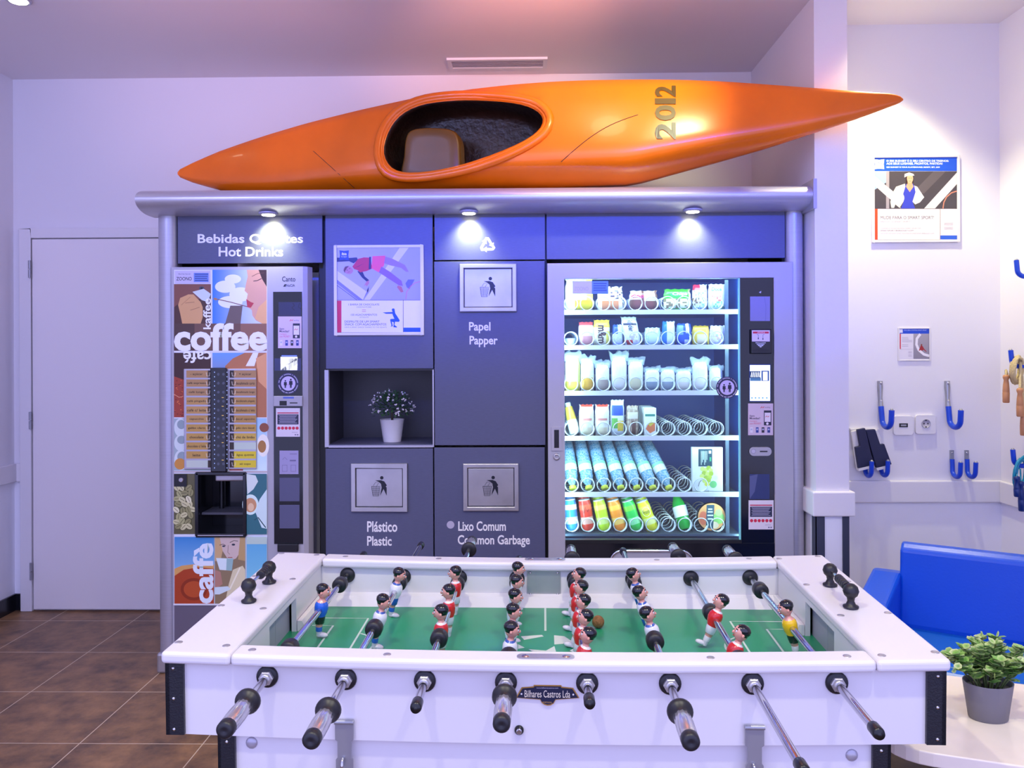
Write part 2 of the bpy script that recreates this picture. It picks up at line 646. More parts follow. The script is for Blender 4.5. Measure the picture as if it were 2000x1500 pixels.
# ------------------------------------------------------------------ the room
YW, ZC, XL, XP, YP, YA, XR = 4.62, 2.985, -2.885, 1.252, 3.618, 3.96, 2.24
XPR = onY(1657, 600, YP).x
Y0 = 0.4
struct(MB().box(XL - .1, XR + .1, -1.0, YW + .1, -.1, 0).build('floor', FLOOR, org=(0, 0, 0)))
struct(MB().box(XL - .1, XR + .1, Y0, YW + .1, ZC, ZC + .1).build('ceiling', CEIL))
struct(MB().box(XL - .1, XPR, YW, YW + .1, 0, ZC).build('wall_back', WALL))
struct(MB().box(XL - .1, XL, Y0, YW, 0, ZC).build('wall_left', WALL))
struct(MB().box(XR, XR + .1, Y0, YA + .1, 0, ZC).build('wall_right', WALL))
struct(MB().box(XPR, XR, YA, YA + .1, 0, ZC).build('wall_alcove', WALL))
struct(MB().box(XP, XPR, YP, YW, 0, ZC).build('wall_pillar', WALL))
# dado rails and skirting
ZR0, ZR1 = .722, .826
def rail_part(name, b):
    return struct(b.build(name, WHITE, bevel=.006))
rail_part('trim_1', MB().box(XL, XL + .018, Y0, YW, ZR0, ZR1))
xd0 = onY(45, 900, YW).x
rail_part('trim_2', MB().box(XL + .018, xd0, YW - .018, YW, ZR0, ZR1))
rail_part('trim_3', MB().box(XPR, XR, YA - .018, YA, ZR0, ZR1))
rail_part('trim_4', MB().box(XR - .018, XR, Y0, YA - .018, ZR0, ZR1))
rail_part('trim_5', MB().box(XP - .02, XPR + .02, YP - .02, YP + .3, ZR0 + .005, ZR1 + .008))
b = MB()
for x0, x1 in ((1591, 1610), (1645, 1658)):
    b.box(onY(x0, 1050, YP).x, onY(x1, 1050, YP).x, YP - .006, YP, 0, ZR0 + .003)
b.box(XP - .005, XP, YP - .006, YP + .04, 0, ZR0 + .003)
struct(b.build('trim_6', mat('grey_corner_guard', '#3d4152', 0.4)))
struct(MB().box(XL, XL + .012, Y0, YW, 0, .092).build('baseboard_left', BLACKTILE))
struct(MB().box(XL + .012, xd0, YW - .012, YW, 0, .092).build('baseboard_back', BLACKTILE))
struct(MB().box(XPR, XR, YA - .012, YA, 0, .092).build('baseboard_alcove', BLACKTILE))
# door
dx0, dz1 = onY(70, 800, YW).x, onY(190, 468, YW).z
dx1 = dx0 + .86
door = MB().box(dx0, dx1, YW - .03, YW - .002, .012, dz1).build('door_1', DOORM, bevel=.002)
struct(door)
b = MB()
fx0, fz1 = onY(45, 800, YW).x, onY(180, 447, YW).z
b.box(fx0, dx0 - .008, YW - .035, YW - .001, 0, fz1).box(dx0 - .008, dx1 + .09, YW - .035, YW - .001, dz1 + .006, fz1).box(dx1 + .006, dx1 + .09, YW - .035, YW - .001, 0, dz1 + .006)
b.build('door_frame', WHITE, door, bevel=.004)
for py in (527, 820, 1112):
    z = onY(67, py, YW).z
    h = MB()
    h.cyl((dx0 - .006, YW - .042, z - .048), (dx0 - .006, YW - .042, z - .003), .008, 10).cyl((dx0 - .006, YW - .042, z + .001), (dx0 - .006, YW - .042, z + .048), .008, 10)
    h.build('hinge', ZINC, door)
# ceiling vent
p0, p1 = onZ(872, 113, ZC), onZ(1068, 130, ZC)
vx0, vx1, vy0, vy1 = p0.x, p1.x, p1.y, p0.y
vy0, vy1 = min(vy0, vy1), max(vy0, vy1)
vent = thing('air_vent', 'long slotted white air vent in the ceiling above the orange kayak', 'air vent', ((vx0 + vx1) / 2, (vy0 + vy1) / 2, ZC))
b = MB()
w = .022
for r in ((vx0, vx1, vy0, vy0 + w), (vx0, vx1, vy1 - w, vy1), (vx0, vx0 + w, vy0 + w, vy1 - w), (vx1 - w, vx1, vy0 + w, vy1 - w)):
    b.box(r[0], r[1], r[2], r[3], ZC - .012, ZC)
b.build('vent_frame', WHITE, vent)
MB().box(vx0 + w, vx1 - w, vy0 + w, vy1 - w, ZC - .002, ZC).build('duct', DARK, vent)
n = 5
for i in range(n):
    y = vy0 + w + (vy1 - vy0 - 2 * w) * (i + .5) / n
    MB().box(vx0 + w, vx1 - w, y - .003, y + .003, ZC - .01, ZC - .002).build('slat', SILVER, vent)
# ceiling downlight, far left
pl = onZ(36, -2, ZC)
dl = thing('ceiling_downlight', 'round recessed ceiling downlight glowing warm at the top left', 'ceiling light', (pl.x, pl.y, ZC))
MB().lathe([(.03, -.004), (.045, -.012), (.052, -.008), (.052, 0)], (pl.x, pl.y, ZC), n=24).build('trim_ring', SILVER, dl)
MB().lathe([(.036, -.013), (.036, -.006)], (pl.x, pl.y, ZC), n=24).build('lens', LED, dl)

# ------------------------------------------------------------------ the kiosk surround
YK = 3.74
kx0, kx1 = onY(310, 800, YK).x, XP - .012
kiosk = thing('kiosk_surround', 'grey panelled wall unit with silver columns housing two machines and bins', 'kiosk', ((kx0 + kx1) / 2, YK, 0))
TOPZ = 2.172


def kbox(b, x0, y0, x1, y1, Ya, Yb, m=0, zlo=None):
    X0, X1, Z0, Z1 = rectY(x0, y0, x1, y1, YK)
    return b.box(X0, X1, Ya, Yb, Z0 if zlo is None else zlo, Z1, m)


# carcass: sides, top board, dividers
b = MB()
b.box(kx0 + .05, kx1, YK + .03, YW - .04, TOPZ - .04, TOPZ)
b.box(kx0 + .05, kx0 + .07, YK + .06, YW - .04, 0, TOPZ - .04)
b.box(kx1 - .02, kx1, YK + .06, YW - .04, 0, TOPZ - .04)
for px in (632, 1067):
    x = onY(px, 800, YK).x
    b.box(x - .006, x + .006, YK + .03, YW - .05, 0, TOPZ - .04)
b.build('carcass', DARK, kiosk)
# cornice: a long bull-nose profile
cx0, cx1 = onY(264, 395, 3.59).x, XP - .014
zt, zb = TOPZ, onY(700, 413, YK - .1).z
prof = [(YK + .04, zt)] + [(YK - .02 - .135 * math.sin(a), (zt + zb) / 2 + (zt - zb) / 2 * math.cos(a)) for a in [PI * i / 16 for i in range(17)]] + [(YK + .04, zb)]
b = MB()
b.rings([[Vector((x, y, z)) for y, z in prof] for x in (cx0, cx1)], 0, True, True)
o = b.build('cornice', ALU, kiosk)
b = MB()
b.box(cx1 - .004, cx1 + .011, YK - .16, YK + .1, zb - .01, zt + .01)
b.build('cornice_end_plate', SILVER, kiosk)
# columns: half-round aluminium posts
for pa, pb in ((310, 346), (1536, 1570)):
    xa, xb = onY(pa, 800, YK).x, onY(pb, 800, YK).x
    xm, r = (xa + xb) / 2, (xb - xa) / 2
    pr = [(xm - r, YK + .06)] + [(xm - r * math.cos(a), YK + .01 - .034 * math.sin(a)) for a in [PI * i / 12 for i in range(13)]] + [(xm + r, YK + .06)]
    c_ = MB().rings([[Vector((x, y, z)) for x, y in pr] for z in (.005, zb)], 0, True, True).build('column', SILVER, kiosk)
    MB().box(xm - r - .003, xm + r + .003, YK - .03, YK + .05, 0, .09).build('column_foot', STEEL, c_, bevel=.01)
# panels
def panel(name, x0, y0, x1, y1, zlo=None, m=PANEL, label=None):
    return kbox(MB(), x0, y0, x1, y1, YK, YK + .02, 0, zlo).build(name, m, kiosk, bevel=.0012, label=label)


hp_ = panel('header_panel', 347, 419, 629.5, 514, label='grey header panel lettered Bebidas Quentes')
panel('header_panel', 1067.5, 409, 1533, 505, label='long plain grey header panel over the snack machine')
panel('upper_panel', 636, 418, 845.5, 720)
rp_ = panel('recycling_panel', 848.5, 414, 1064.5, 507.5)
tp_ = panel('tall_panel', 848.5, 510, 1064.5, 869.5)
bd1_ = panel('bin_door', 636, 876, 846, 1080, zlo=.06)
bd2_ = panel('bin_door', 848.5, 874, 1064.5, 1080, zlo=.06)
X0, X1, Z0, Z1 = rectY(636, 1000, 1064, 1100, YK)
MB().box(X0, X1, YK + .03, YK + .05, 0, .06).build('plinth', DARK, kiosk)
# niche
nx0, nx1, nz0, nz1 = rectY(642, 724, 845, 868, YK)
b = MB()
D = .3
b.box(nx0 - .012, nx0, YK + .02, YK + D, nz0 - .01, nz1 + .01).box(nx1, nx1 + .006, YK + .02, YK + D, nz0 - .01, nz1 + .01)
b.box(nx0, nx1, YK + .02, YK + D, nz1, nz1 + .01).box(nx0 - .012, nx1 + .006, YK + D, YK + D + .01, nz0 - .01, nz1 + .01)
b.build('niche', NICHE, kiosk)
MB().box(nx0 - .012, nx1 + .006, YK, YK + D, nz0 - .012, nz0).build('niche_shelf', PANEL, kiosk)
b = MB()
b.box(nx0 - .018, nx0, YK - .002, YK + .02, nz0 - .012, nz1 + .004).box(nx1, nx1 + .006, YK - .002, YK + .02, nz0 - .012, nz1 + .004).box(nx0, nx1, YK - .002, YK + .004, nz0 - .014, nz0 - .004)
b.build('niche_edging', SILVER, kiosk)
# lettering
A = Art(artY(YK))
W_ = '#f2f1f5'
for t, x0, y0, x1, y1 in (('Bebidas Quentes', 386, 457, 592, 478), ('Hot Drinks', 427, 482, 553, 501), ('Papel', 916, 629, 958, 651), ('Papper', 917, 656, 972, 678),
                          ('Plástico', 717, 1018, 776, 1039), ('Plastic', 717, 1047, 765, 1066), ('Lixo Comum', 895, 1018, 988, 1037), ('Common Garbage', 894, 1045, 1035, 1069)):
    A = Art(artY(YK))
    A.text(t, x0, y0, x1, y1, W_, bold=.022)
    par = hp_ if y1 < 510 else (tp_ if y1 < 700 else (bd1_ if x0 < 840 else bd2_))
    A.build('lettering', PRINT, par, label='white lettering ' + t)
A = Art(artY(YK))
A.ell(880, 1025, 7.5, 7.5, '#b9b4cc')
A.build('round_sticker', PRINT, bd2_, label='plain pale round dot')
# recycling sign: three bent arrows
A = Art(artY(YK))
for k in range(3):
    a = k * 2 * PI / 3
    P0, P1 = (952 + 21 * math.sin(a), 479 - 21 * math.cos(a)), (952 + 21 * math.sin(a + 2 * PI / 3), 479 - 21 * math.cos(a + 2 * PI / 3))
    dx, dy = P1[0] - P0[0], P1[1] - P0[1]
    L_ = math.hypot(dx, dy)
    dx, dy = dx / L_, dy / L_
    def T(u, v):
        return (P0[0] + dx * u - dy * v, P0[1] + dy * u + dx * v)
    A.poly([T(*q) for q in ((7.5, .3), (10.5, 5.2), (19.5, 5.2), (19.5, 8), (28, 2.4), (19.5, -3.2), (19.5, .3))], '#eceaf2')
    A.poly([T(*q) for q in ((6.6, .3), (9.6, 5.2), (5.6, 10.5), (2.6, 5.6))], '#eceaf2')
A.build('recycling_sign', PRINT, rp_, label='white three-arrow recycling sign')
# flaps
MAN = [(1392, 640), (1420, 652), (1440, 668), (1446, 700), (1432, 768), (1462, 712), (1488, 768), (1488, 700), (1480, 690), (1490, 682), (1468, 648), (1440, 638)]
def cr(p):
    return (620 + p[0] / 4.285, 400 + p[1] / 4.285)
for (x0, y0, x1, y1) in ((898, 516, 1009, 609), (687, 905, 796, 998), (905, 905, 1013, 997)):
    ox, oy = (x0 + x1) / 2 - 953.5, (y0 + y1) / 2 - 562.5
    X0, X1, Z0, Z1 = rectY(x0, y0, x1, y1, YK)
    w = .019
    b = MB()
    f_ = lambda u, v, t: Vector((u, YK - t, v))
    for q in ([(X0, Z1), (X1, Z1), (X1 - w, Z1 - w), (X0 + w, Z1 - w)], [(X0, Z0), (X1, Z0), (X1 - w, Z0 + w), (X0 + w, Z0 + w)], [(X0, Z0), (X0 + w, Z0 + w), (X0 + w, Z1 - w), (X0, Z1)], [(X1, Z0), (X1 - w, Z0 + w), (X1 - w, Z1 - w), (X1, Z1)]):
        b.prism(q, f_, 0, .016)
    fr = b.build('flap_frame', STEEL, kiosk, bevel=.003)
    fl = MB().box(X0 + w + .003, X1 - w - .003, YK - .008, YK - .001, Z0 + w + .003, Z1 - w - .003).build('flap', STEEL, fr, bevel=.002)
    A = Art(artY(YK - .008))
    A.poly([(cr(p)[0] + ox, cr(p)[1] + oy) for p in MAN], '#0d1024')
    c0 = cr((1447, 618))
    A.ell(c0[0] + ox, c0[1] + oy, 3.4, 3.4, '#0d1024')
    def L(pts, w_=.8):
        A.line([(cr(p)[0] + ox, cr(p)[1] + oy) for p in pts], w_, '#0d1024')
        A.h = .0004
    L([(1362, 690), (1432, 690), (1420, 770), (1373, 770), (1362, 690)], 1)
    for i in range(1, 5):
        L([(1362 + 14 * i, 690), (1373 + 9.4 * i, 770)], .6)
        L([(1362 + 2.4 * i, 690 + 16 * i), (1432 - 2.6 * i, 690 + 16 * i)], .6)
    L([(1376, 684), (1395, 655), (1421, 660), (1402, 690)], .7)
    A.build('litter_pictogram', PRINT, fr)
# downlights under the cornice
for px, e in ((521, 6.5), (915, 5.5), (1355, 4.6)):
    q = onY(px, 411, YK - .085)
    z = zb
    d = MB().lathe([(.03, -.006), (.042, -.004), (.042, .004)], (q.x, YK - .062, z), n=24).build('downlight', SILVER, kiosk)
    MB().lathe([(.028, -.009), (.028, -.004)], (q.x, YK - .062, z), n=24).build('lens', LED, d)
    lamp('cornice_spot', 'SPOT', (q.x, YK - .06, z - .016), (q.x, YK + .05, z - .22), e * 1.7, (1.0, 1.0, .42), spot_size=1.85, spot_blend=1.0, shadow_soft_size=.015)
# ------------------------------------------------------------------ kayak
def interp(tab, x):
    for (a, u), (b, v) in zip(tab, tab[1:]):
        if x <= b:
            t = (x - a) / (b - a)
            return u + (v - u) * t
    return tab[-1][1]


KT = [(347, 336), (352, 330), (375, 318), (430, 293), (520, 262), (600, 238), (700, 213), (830, 184), (920, 171), (1000, 162), (1080, 156), (1160, 153), (1250, 152), (1330, 153), (1420, 157), (1500, 163), (1600, 171), (1680, 178), (1735, 182), (1756, 186), (1764, 193)]
KB = [(347, 341), (352, 347), (375, 357), (430, 374), (520, 390), (600, 393), (700, 394), (830, 394), (920, 394), (1000, 393), (1080, 388), (1160, 377), (1250, 357), (1330, 335), (1420, 311), (1500, 289), (1600, 257), (1680, 231), (1735, 210), (1756, 202), (1764, 196)]
KA, KBY = (347, 4.12), (1764, 3.44)
# vertical plane through the keel line
pA, pB = onY(347, 338, KA[1]), onY(1764, 195, KBY[1])
kd = Vector((pB.x - pA.x, pB.y - pA.y, 0)).normalized()
kn = Vector((kd.y, -kd.x, 0))  # towards the room
def onK(px, py):
    r = ray(px, py)
    return CAM + r * ((pA - CAM).dot(kn) / r.dot(kn))
SEC = [(-.14, 1.0), (.06, .95), (.18, .76), (.29, .42), (.38, .05), (.44, -.28), (.465, -.48), (.44, -.6), (.35, -.7), (.17, -.84), (-.07, -.96), (-.35, -.95), (-.65, -.75), (-.85, -.4), (-.9, 0), (-.86, .4), (-.66, .76), (-.4, .95)]
kay = thing('kayak', 'orange kayak with open cockpit numbered 2012 lying on top of the grey kiosk', 'kayak', tuple((pA + pB) / 2))
xs = [347, 352, 360, 375, 400, 430] + list(range(470, 1700, 30)) + [1705, 1735, 1750, 1758, 1764]
def ksm(tab, x):
    return sum(interp(tab, min(1764, max(347, x + d))) for d in (-18, -9, 0, 9, 18)) / 5 if 400 < x < 1700 else interp(tab, x)
rs = []
for x in xs:
    T_, B_ = onK(x, ksm(KT, x)), onK(x, ksm(KB, x))
    if x < 1420:
        B_.z = max(B_.z, 2.176)
    h = (T_.z - B_.z) / 2
    c = Vector((T_.x, T_.y, (T_.z + B_.z) / 2))
    dep = min(1.0, .55 + .5 * min((x - 347), (1764 - x)) / 400)
    rs.append([c + kn * (u * h * dep) + Vector((0, 0, v * h)) for u, v in SEC])
hull_b = MB().rings(rs, 0, True, True)
hull = hull_b.build('hull', [ORANGE, INNER], kay)
dg_v = [Vector(p) for p in hull_b.v]
bvh = BVHTree.FromPolygons([tuple(p) for p in dg_v], [f for f in hull_b.f if len(f) <= 4])
def onHull(px, py, lift=0.0):
    r = ray(px, py).normalized()
    hit = bvh.ray_cast(CAM, r, 20)
    if hit[0] is None:
        return onK(px, py)
    return hit[0] - r * lift
def smooth_closed(pts, n):
    out = []
    k = len(pts)
    for i in range(k):
        p0, p1, p2, p3 = pts[i - 1], pts[i], pts[(i + 1) % k], pts[(i + 2) % k]
        for j in range(n):
            t = j / n
            out.append(tuple(.5 * (2 * p1[q] + (p2[q] - p0[q]) * t + (2 * p0[q] - 5 * p1[q] + 4 * p2[q] - p3[q]) * t * t + (3 * p1[q] - p0[q] - 3 * p2[q] + p3[q]) * t ** 3) for q in (0, 1)))
    return out
HOLE = smooth_closed([(750, 300), (757, 262), (780, 228), (818, 207), (870, 198), (930, 196), (1000, 201), (1042, 213), (1060, 233), (1048, 258), (1005, 284), (930, 313), (860, 331), (800, 337), (766, 328)], 3)
# carve the cockpit
inner = [onHull(x, y) for x, y in HOLE]
mid = sum(inner, Vector()) / len(inner)
f0 = [p + kn * .12 for p in inner]
f1 = [p + kn * .0 - kn * .05 for p in inner]
def plan(k_, d_):
    out = []
    for p in inner:
        q = mid + (p - mid) * k_
        out.append(q - kn * (q.dot(kn) - mid.dot(kn) + d_))
    return out
f2, f3 = plan(.97, .13), plan(.74, .2)
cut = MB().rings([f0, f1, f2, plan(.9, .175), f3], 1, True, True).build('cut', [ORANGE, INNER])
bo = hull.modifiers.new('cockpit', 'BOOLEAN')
bo.object = cut
bo.operation = 'DIFFERENCE'
bo.solver = 'EXACT'
bpy.context.view_layer.update()
dg = bpy.context.evaluated_depsgraph_get()
me2 = bpy.data.meshes.new_from_object(hull.evaluated_get(dg), depsgraph=dg)
hull.modifiers.clear()
hull.data = me2
me2.name = 'hull'
bpy.data.objects.remove(cut)
for m_ in list(me2.materials):
    pass
if len(me2.materials) > 2:
    pass
# coaming
COAM = smooth_closed([(738, 303), (745, 258), (772, 220), (814, 197), (868, 187), (930, 185), (1004, 190), (1052, 203), (1074, 230), (1062, 262), (1014, 294), (936, 326), (862, 343), (797, 349), (753, 338)], 3)
path = [onHull(x, y, .004) for x, y in COAM]
MB().tube(path, .019, 10, closed=True).build('coaming', ORANGE, kay)
path2 = [onHull((a[0] + b_[0]) / 2, (a[1] + b_[1]) / 2, -.004) for a, b_ in zip(COAM, HOLE)]
MB().tube(path2, .014, 8, closed=True).build('cockpit_rim', ORANGE, kay)
# seat: a moulded back plate and a pan, standing inside the hull
sx_ = kd
so = onK(850, 300)
base_n = mid.dot(kn) - pA.dot(kn) - .17
def SK(px, py, n_):
    p = onK(px, py)
    return p + kn * n_ * 1.0
pts = smooth_closed([(800, 275), (812, 259), (845, 255), (885, 258), (902, 272), (906, 305), (902, 345), (850, 352), (794, 352), (796, 312)], 4)
b = MB()
lay = [(-.02, .98), (.045, 1.0), (.06, .96), (.064, .9), (.063, .6), (.0625, .2)]
ctr = (850, 305)
b.rings([[SK(ctr[0] + (x - ctr[0]) * k, ctr[1] + (y - ctr[1]) * k, n_ + .0) for x, y in pts] for n_, k in lay], 0, True, True)
b.build('seat', SEATM, kay)
# number and crease lying on the deck
A = Art(lambda px, py, h: onHull(px, py, h + .004), step=0)
for t, y0, y1, c in (('2', 239, 272, '#33231f'), ('0', 205, 235, '#5a4410'), ('1', 192, 203, '#5a3f0c'), ('2', 167, 189, '#573c0a')):  # gold-brown of the upper digits paints in the glare
    A.text(t, 1279, y0, 1320, y1, c, rot=90, bold=.03)
A.build('number_lettering', PRINT, kay, label='dark painted number 2012')
b = MB()
b.tube([onHull(1246 - 150 * t, 224 + 92 * t - 14 * math.sin(PI * t), .0005) for t in [i / 14 for i in range(15)]], .0018, 5)
b.build('deck_seam', INNER, kay)
b = MB()
b.tube([onHull(612 + 80 * t, 295 + 72 * t, .0003) for t in [i / 8 for i in range(9)]], .0012, 5)
b.build('deck_seam', INNER, kay)

# ------------------------------------------------------------------ posters
def poster(name, label, cat, x0, y0, x1, y1, Y, fr, fw, depth=.012):
    """frame of width fw (px) and the sheet that lies in it"""
    X0, X1, Z0, Z1 = rectY(x0, y0, x1, y1, Y)
    t = thing(name, label, cat, ((X0 + X1) / 2, Y, Z0))
    w = fw * (X1 - X0) / (x1 - x0)
    b = MB()
    b.box(X0, X0 + w, Y - depth, Y, Z0, Z1).box(X1 - w, X1, Y - depth, Y, Z0, Z1).box(X0 + w, X1 - w, Y - depth, Y, Z0, Z0 + w).box(X0 + w, X1 - w, Y - depth, Y, Z1 - w, Z1)
    b.build('frame', fr, t, bevel=.002)
    MB().box(X0 + w, X1 - w, Y - depth * .6, Y, Z0 + w, Z1 - w).build('backing', WHITE, t)
    return t, Art(artY(Y - depth * .6))


def pillow_logo(A, x0, y0, x1, y1, bg, fg, sub):
    w, h = x1 - x0, y1 - y0
    A.poly([(x0, y0), (x0 + w / 2, y0 + h * .06), (x1, y0), (x1 - w * .06, y0 + h / 2), (x1, y1), (x0 + w / 2, y1 - h * .05), (x0, y1), (x0 + w * .06, y0 + h / 2)], bg)
    A.text('ibis', x0 + w * .24, y0 + h * .22, x1 - w * .24, y0 + h * .5, fg, bold=.02)
    A.text('budget', x0 + w * .2, y0 + h * .56, x1 - w * .2, y0 + h * .76, sub)


# poster on the kiosk panel
t, A = poster('framed_poster', 'white-framed fitness poster with leaping man mounted on the grey kiosk panel', 'poster', 653, 479, 828, 655, YK, TWHITE, 5.5)
def pc(x, y):
    return (640 + x / 7.895, 470 + y / 7.895)
def P(A, pts, c):
    A.poly([pc(*p) for p in pts], c)
A.rect(*pc(137, 100), *pc(1447, 1420), '#f1eff5')
A.grad(*pc(145, 108), *pc(1442, 915), '#b3b4cf', '#a5a8cd', True)
P(A, [(145, 465), (620, 800), (545, 915), (145, 600)], '#dedcee')
P(A, [(145, 605), (540, 915), (470, 915), (145, 660)], '#8688bf')
P(A, [(560, 915), (1110, 108), (1250, 108), (650, 915)], '#dcdaec')
P(A, [(545, 915), (620, 800), (600, 760), (640, 700)], '#7f83bd')
A.line([pc(145, 690), pc(450, 915)], .9, '#3a3a80')
P(A, [(145, 262), (320, 268), (450, 258), (470, 300), (400, 350), (330, 318), (145, 328)], '#263063')
P(A, [(455, 470), (540, 480), (570, 550), (640, 610), (630, 640), (600, 630), (530, 570)], '#20295f')
P(A, [(600, 630), (640, 610), (640, 660), (600, 710), (590, 680), (560, 705), (580, 660)], '#c0828c')
P(A, [(380, 400), (470, 280), (560, 258), (660, 262), (690, 430), (600, 470), (500, 490), (460, 455), (410, 440)], '#c02d56')
P(A, [(400, 425), (560, 350), (480, 400)], '#801c50')
P(A, [(690, 240), (890, 232), (870, 380), (790, 490), (680, 430)], '#ee5a80')
P(A, [(890, 245), (1000, 280), (1190, 375), (1250, 480), (1210, 480), (1130, 420), (960, 380), (870, 350)], '#9b80b4')
P(A, [(830, 400), (960, 480), (1140, 620), (1160, 700), (1100, 690), (960, 600), (790, 490)], '#8e6ba6')
P(A, [(1080, 690), (1140, 710), (1170, 790), (1130, 800), (1070, 720)], '#b9707c')
P(A, [(1200, 660), (1240, 600), (1340, 600), (1300, 680), (1260, 750), (1220, 720)], '#6a70ad')
P(A, [(640, 250), (670, 250), (668, 440), (632, 440)], '#25265f')
A.ell(*pc(318, 455), 9.6, 7.6, '#b98591', rot=.3)
A.poly([pc(*p) for p in ((245, 460), (270, 400), (330, 388), (300, 420), (270, 470), (265, 500))], '#5b3a50')
A.ell(*pc(300, 455), 1, .7, '#3a2236').ell(*pc(340, 430), 1, .7, '#3a2236').line([pc(310, 490), pc(345, 480)], .6, '#7a3a4a')
A.line([pc(1442, 628), pc(1350, 650), pc(1280, 700), pc(1220, 790), pc(1205, 905)], .9, '#e0688c')
pillow_logo(A, *pc(182, 150), *pc(328, 300), '#2147c4', '#ffffff', '#cfd6ff')
A.rect(*pc(145, 925), *pc(1162, 1412), '#f0eef5').rect(*pc(145, 925), *pc(213, 1415), '#d6285c').rect(*pc(1170, 925), *pc(1442, 1342), '#f0eef5').rect(*pc(1170, 1342), *pc(1445, 1408), '#0f55e0')
A.frame(*pc(137, 100), *pc(1447, 1420), .7, '#2e2c4e')
A.line([pc(140, 918), pc(1445, 918)], .7, '#2e2c4e').line([pc(1165, 920), pc(1165, 1412)], .7, '#2e2c4e')
for s_, x0, y0, x1, y1, c in (('1 BARRA DE CHOCOLATE', 320, 970, 795, 1000, '#5b5878'), ('CHOCOLATE BAR', 445, 1014, 675, 1034, '#8a88a8'), ('150 AGACHAMENTOS', 360, 1128, 762, 1158, '#5b5878'), ('150 SQUATS', 490, 1172, 632, 1192, '#8a88a8'),
                            ('DESFRUTE DE UM SMART', 262, 1232, 800, 1264, '#3b3858'), ('SNACK COM AGACHAMENTOS', 262, 1274, 905, 1308, '#3b3858'), ('HAVE A SMART SNACK THANKS TO THE SQUATS', 262, 1326, 910, 1348, '#8d8ba8')):
    A.text(s_, *pc(x0, y0), *pc(x1, y1), c)
A.rect(*pc(530, 1066), *pc(590, 1072), '#c05070').rect(*pc(530, 1090), *pc(590, 1096), '#c05070')
P(A, [(850, 1108), (1000, 1100), (995, 1060), (1030, 1050), (1042, 1120), (1075, 1170), (1112, 1230), (1100, 1252), (1040, 1250), (1030, 1300), (1070, 1330), (1065, 1340), (1015, 1335), (1020, 1260), (990, 1250), (1005, 1320), (970, 1325), (985, 1310), (962, 1220), (975, 1208), (1030, 1205), (1005, 1150), (1000, 1128), (900, 1128)], '#0f55e0')
A.ell(*pc(1012, 1068), 2.8, 2.9, '#0f55e0')
A.build('print', PRINT, t)

# big poster on the alcove wall
t, A = poster('framed_poster', 'large white-framed poster of a woman in blue swimsuit high on the right wall', 'poster', 1701, 304, 1873, 474, YA, TWHITE, 4.5)
def pc(x, y):
    return (1690 + x / 7.5, 290 + y / 7.5)
A.rect(*pc(110, 122), *pc(1345, 1340), '#efe9ec')
A.rect(*pc(112, 125), *pc(1342, 332), '#1f55d6')
pillow_logo(A, *pc(135, 158), *pc(278, 303), '#f4efee', '#4a64b8', '#c9a99f')
for s_, x0, y0, x1, y1 in (('O IBIS BUDGET É O SEU CENTRO DE TREINOS:', 308, 162, 1222, 196), ('AOS SEUS LUGARES, PRONTOS, PARTIDA!', 308, 206, 1130, 242), ('IBIS BUDGET IS YOUR PLAYGROUND: READY, SET, GO!', 312, 264, 1090, 288)):
    A.text(s_, *pc(x0, y0), *pc(x1, y1), '#f2f4ff', bold=.03)
A.rect(*pc(112, 334), *pc(1342, 880), '#4a434a')
P(A, [(112, 334), (304, 334), (304, 500), (112, 620)], '#9fb8e6')
P(A, [(304, 334), (350, 334), (350, 880), (304, 880)], '#a59aa4')
P(A, [(112, 385), (420, 640), (520, 880), (460, 820), (300, 690), (112, 520)], '#ddd6dc')
P(A, [(700, 640), (1000, 334), (1180, 334), (860, 660)], '#5e555b')
P(A, [(860, 880), (1342, 350), (1342, 520), (1020, 880)], '#dcd5da')
A.line([pc(1338, 625), pc(1260, 650), pc(1190, 710), pc(1150, 790), pc(1137, 880)], 2, '#e98a70')
P(A, [(405, 640), (450, 560), (580, 515), (600, 640), (570, 760), (500, 870), (440, 820), (420, 870), (380, 870), (365, 780)], '#e9dfd2')
P(A, [(680, 530), (760, 560), (862, 715), (800, 790), (730, 820), (690, 780)], '#e3dde4')
P(A, [(600, 500), (690, 500), (720, 560), (735, 640), (690, 780), (730, 880), (520, 880), (560, 780), (555, 660), (585, 560)], '#3c45c4')
P(A, [(595, 560), (650, 640), (705, 560), (690, 520), (610, 520)], '#d8a583')
P(A, [(612, 440), (690, 440), (690, 530), (650, 580), (612, 530)], '#d3a07c')
P(A, [(590, 420), (615, 420), (620, 520), (590, 520)], '#3a2723')
P(A, [(680, 420), (705, 420), (705, 500), (685, 520)], '#3a2723')
A.ell(*pc(654, 440), 6, 9, '#e0b08c')
A.poly([pc(*p) for p in ((572, 425), (575, 375), (640, 352), (700, 372), (718, 395), (690, 400), (640, 395), (600, 410))], '#f3efe9')
A.ell(*pc(640, 435), .9, .6, '#3a2420').ell(*pc(672, 435), .9, .6, '#3a2420').line([pc(640, 478), pc(668, 478)], .8, '#a8504a')
A.ell(*pc(500, 725), 9.4, 10.4, '#efe6da')
A.rect(*pc(112, 882), *pc(180, 1338), '#f2501f')
for s_, x0, y0, x1, y1, c in (('MUDE PARA O SMART SPORT!', 222, 988, 1005, 1034, '#8b8287'), ('SWITCH TO SMART SPORT!', 222, 1060, 655, 1082, '#b9b0b4'), ('CONHEÇA NOSSA ROTINA SMART SPORT EM', 222, 1160, 810, 1180, '#b0a8ac'),
                            ('SMARTSPORT.IBISBUDGET.COM', 222, 1192, 705, 1212, '#857c82'), ('DISCOVER OUR SMART SPORT ROUTINE ON SMARTSPORT.IBISBUDGET.COM', 222, 1234, 1005, 1250, '#b9b0b4')):
    A.text(s_, *pc(x0, y0), *pc(x1, y1), c)
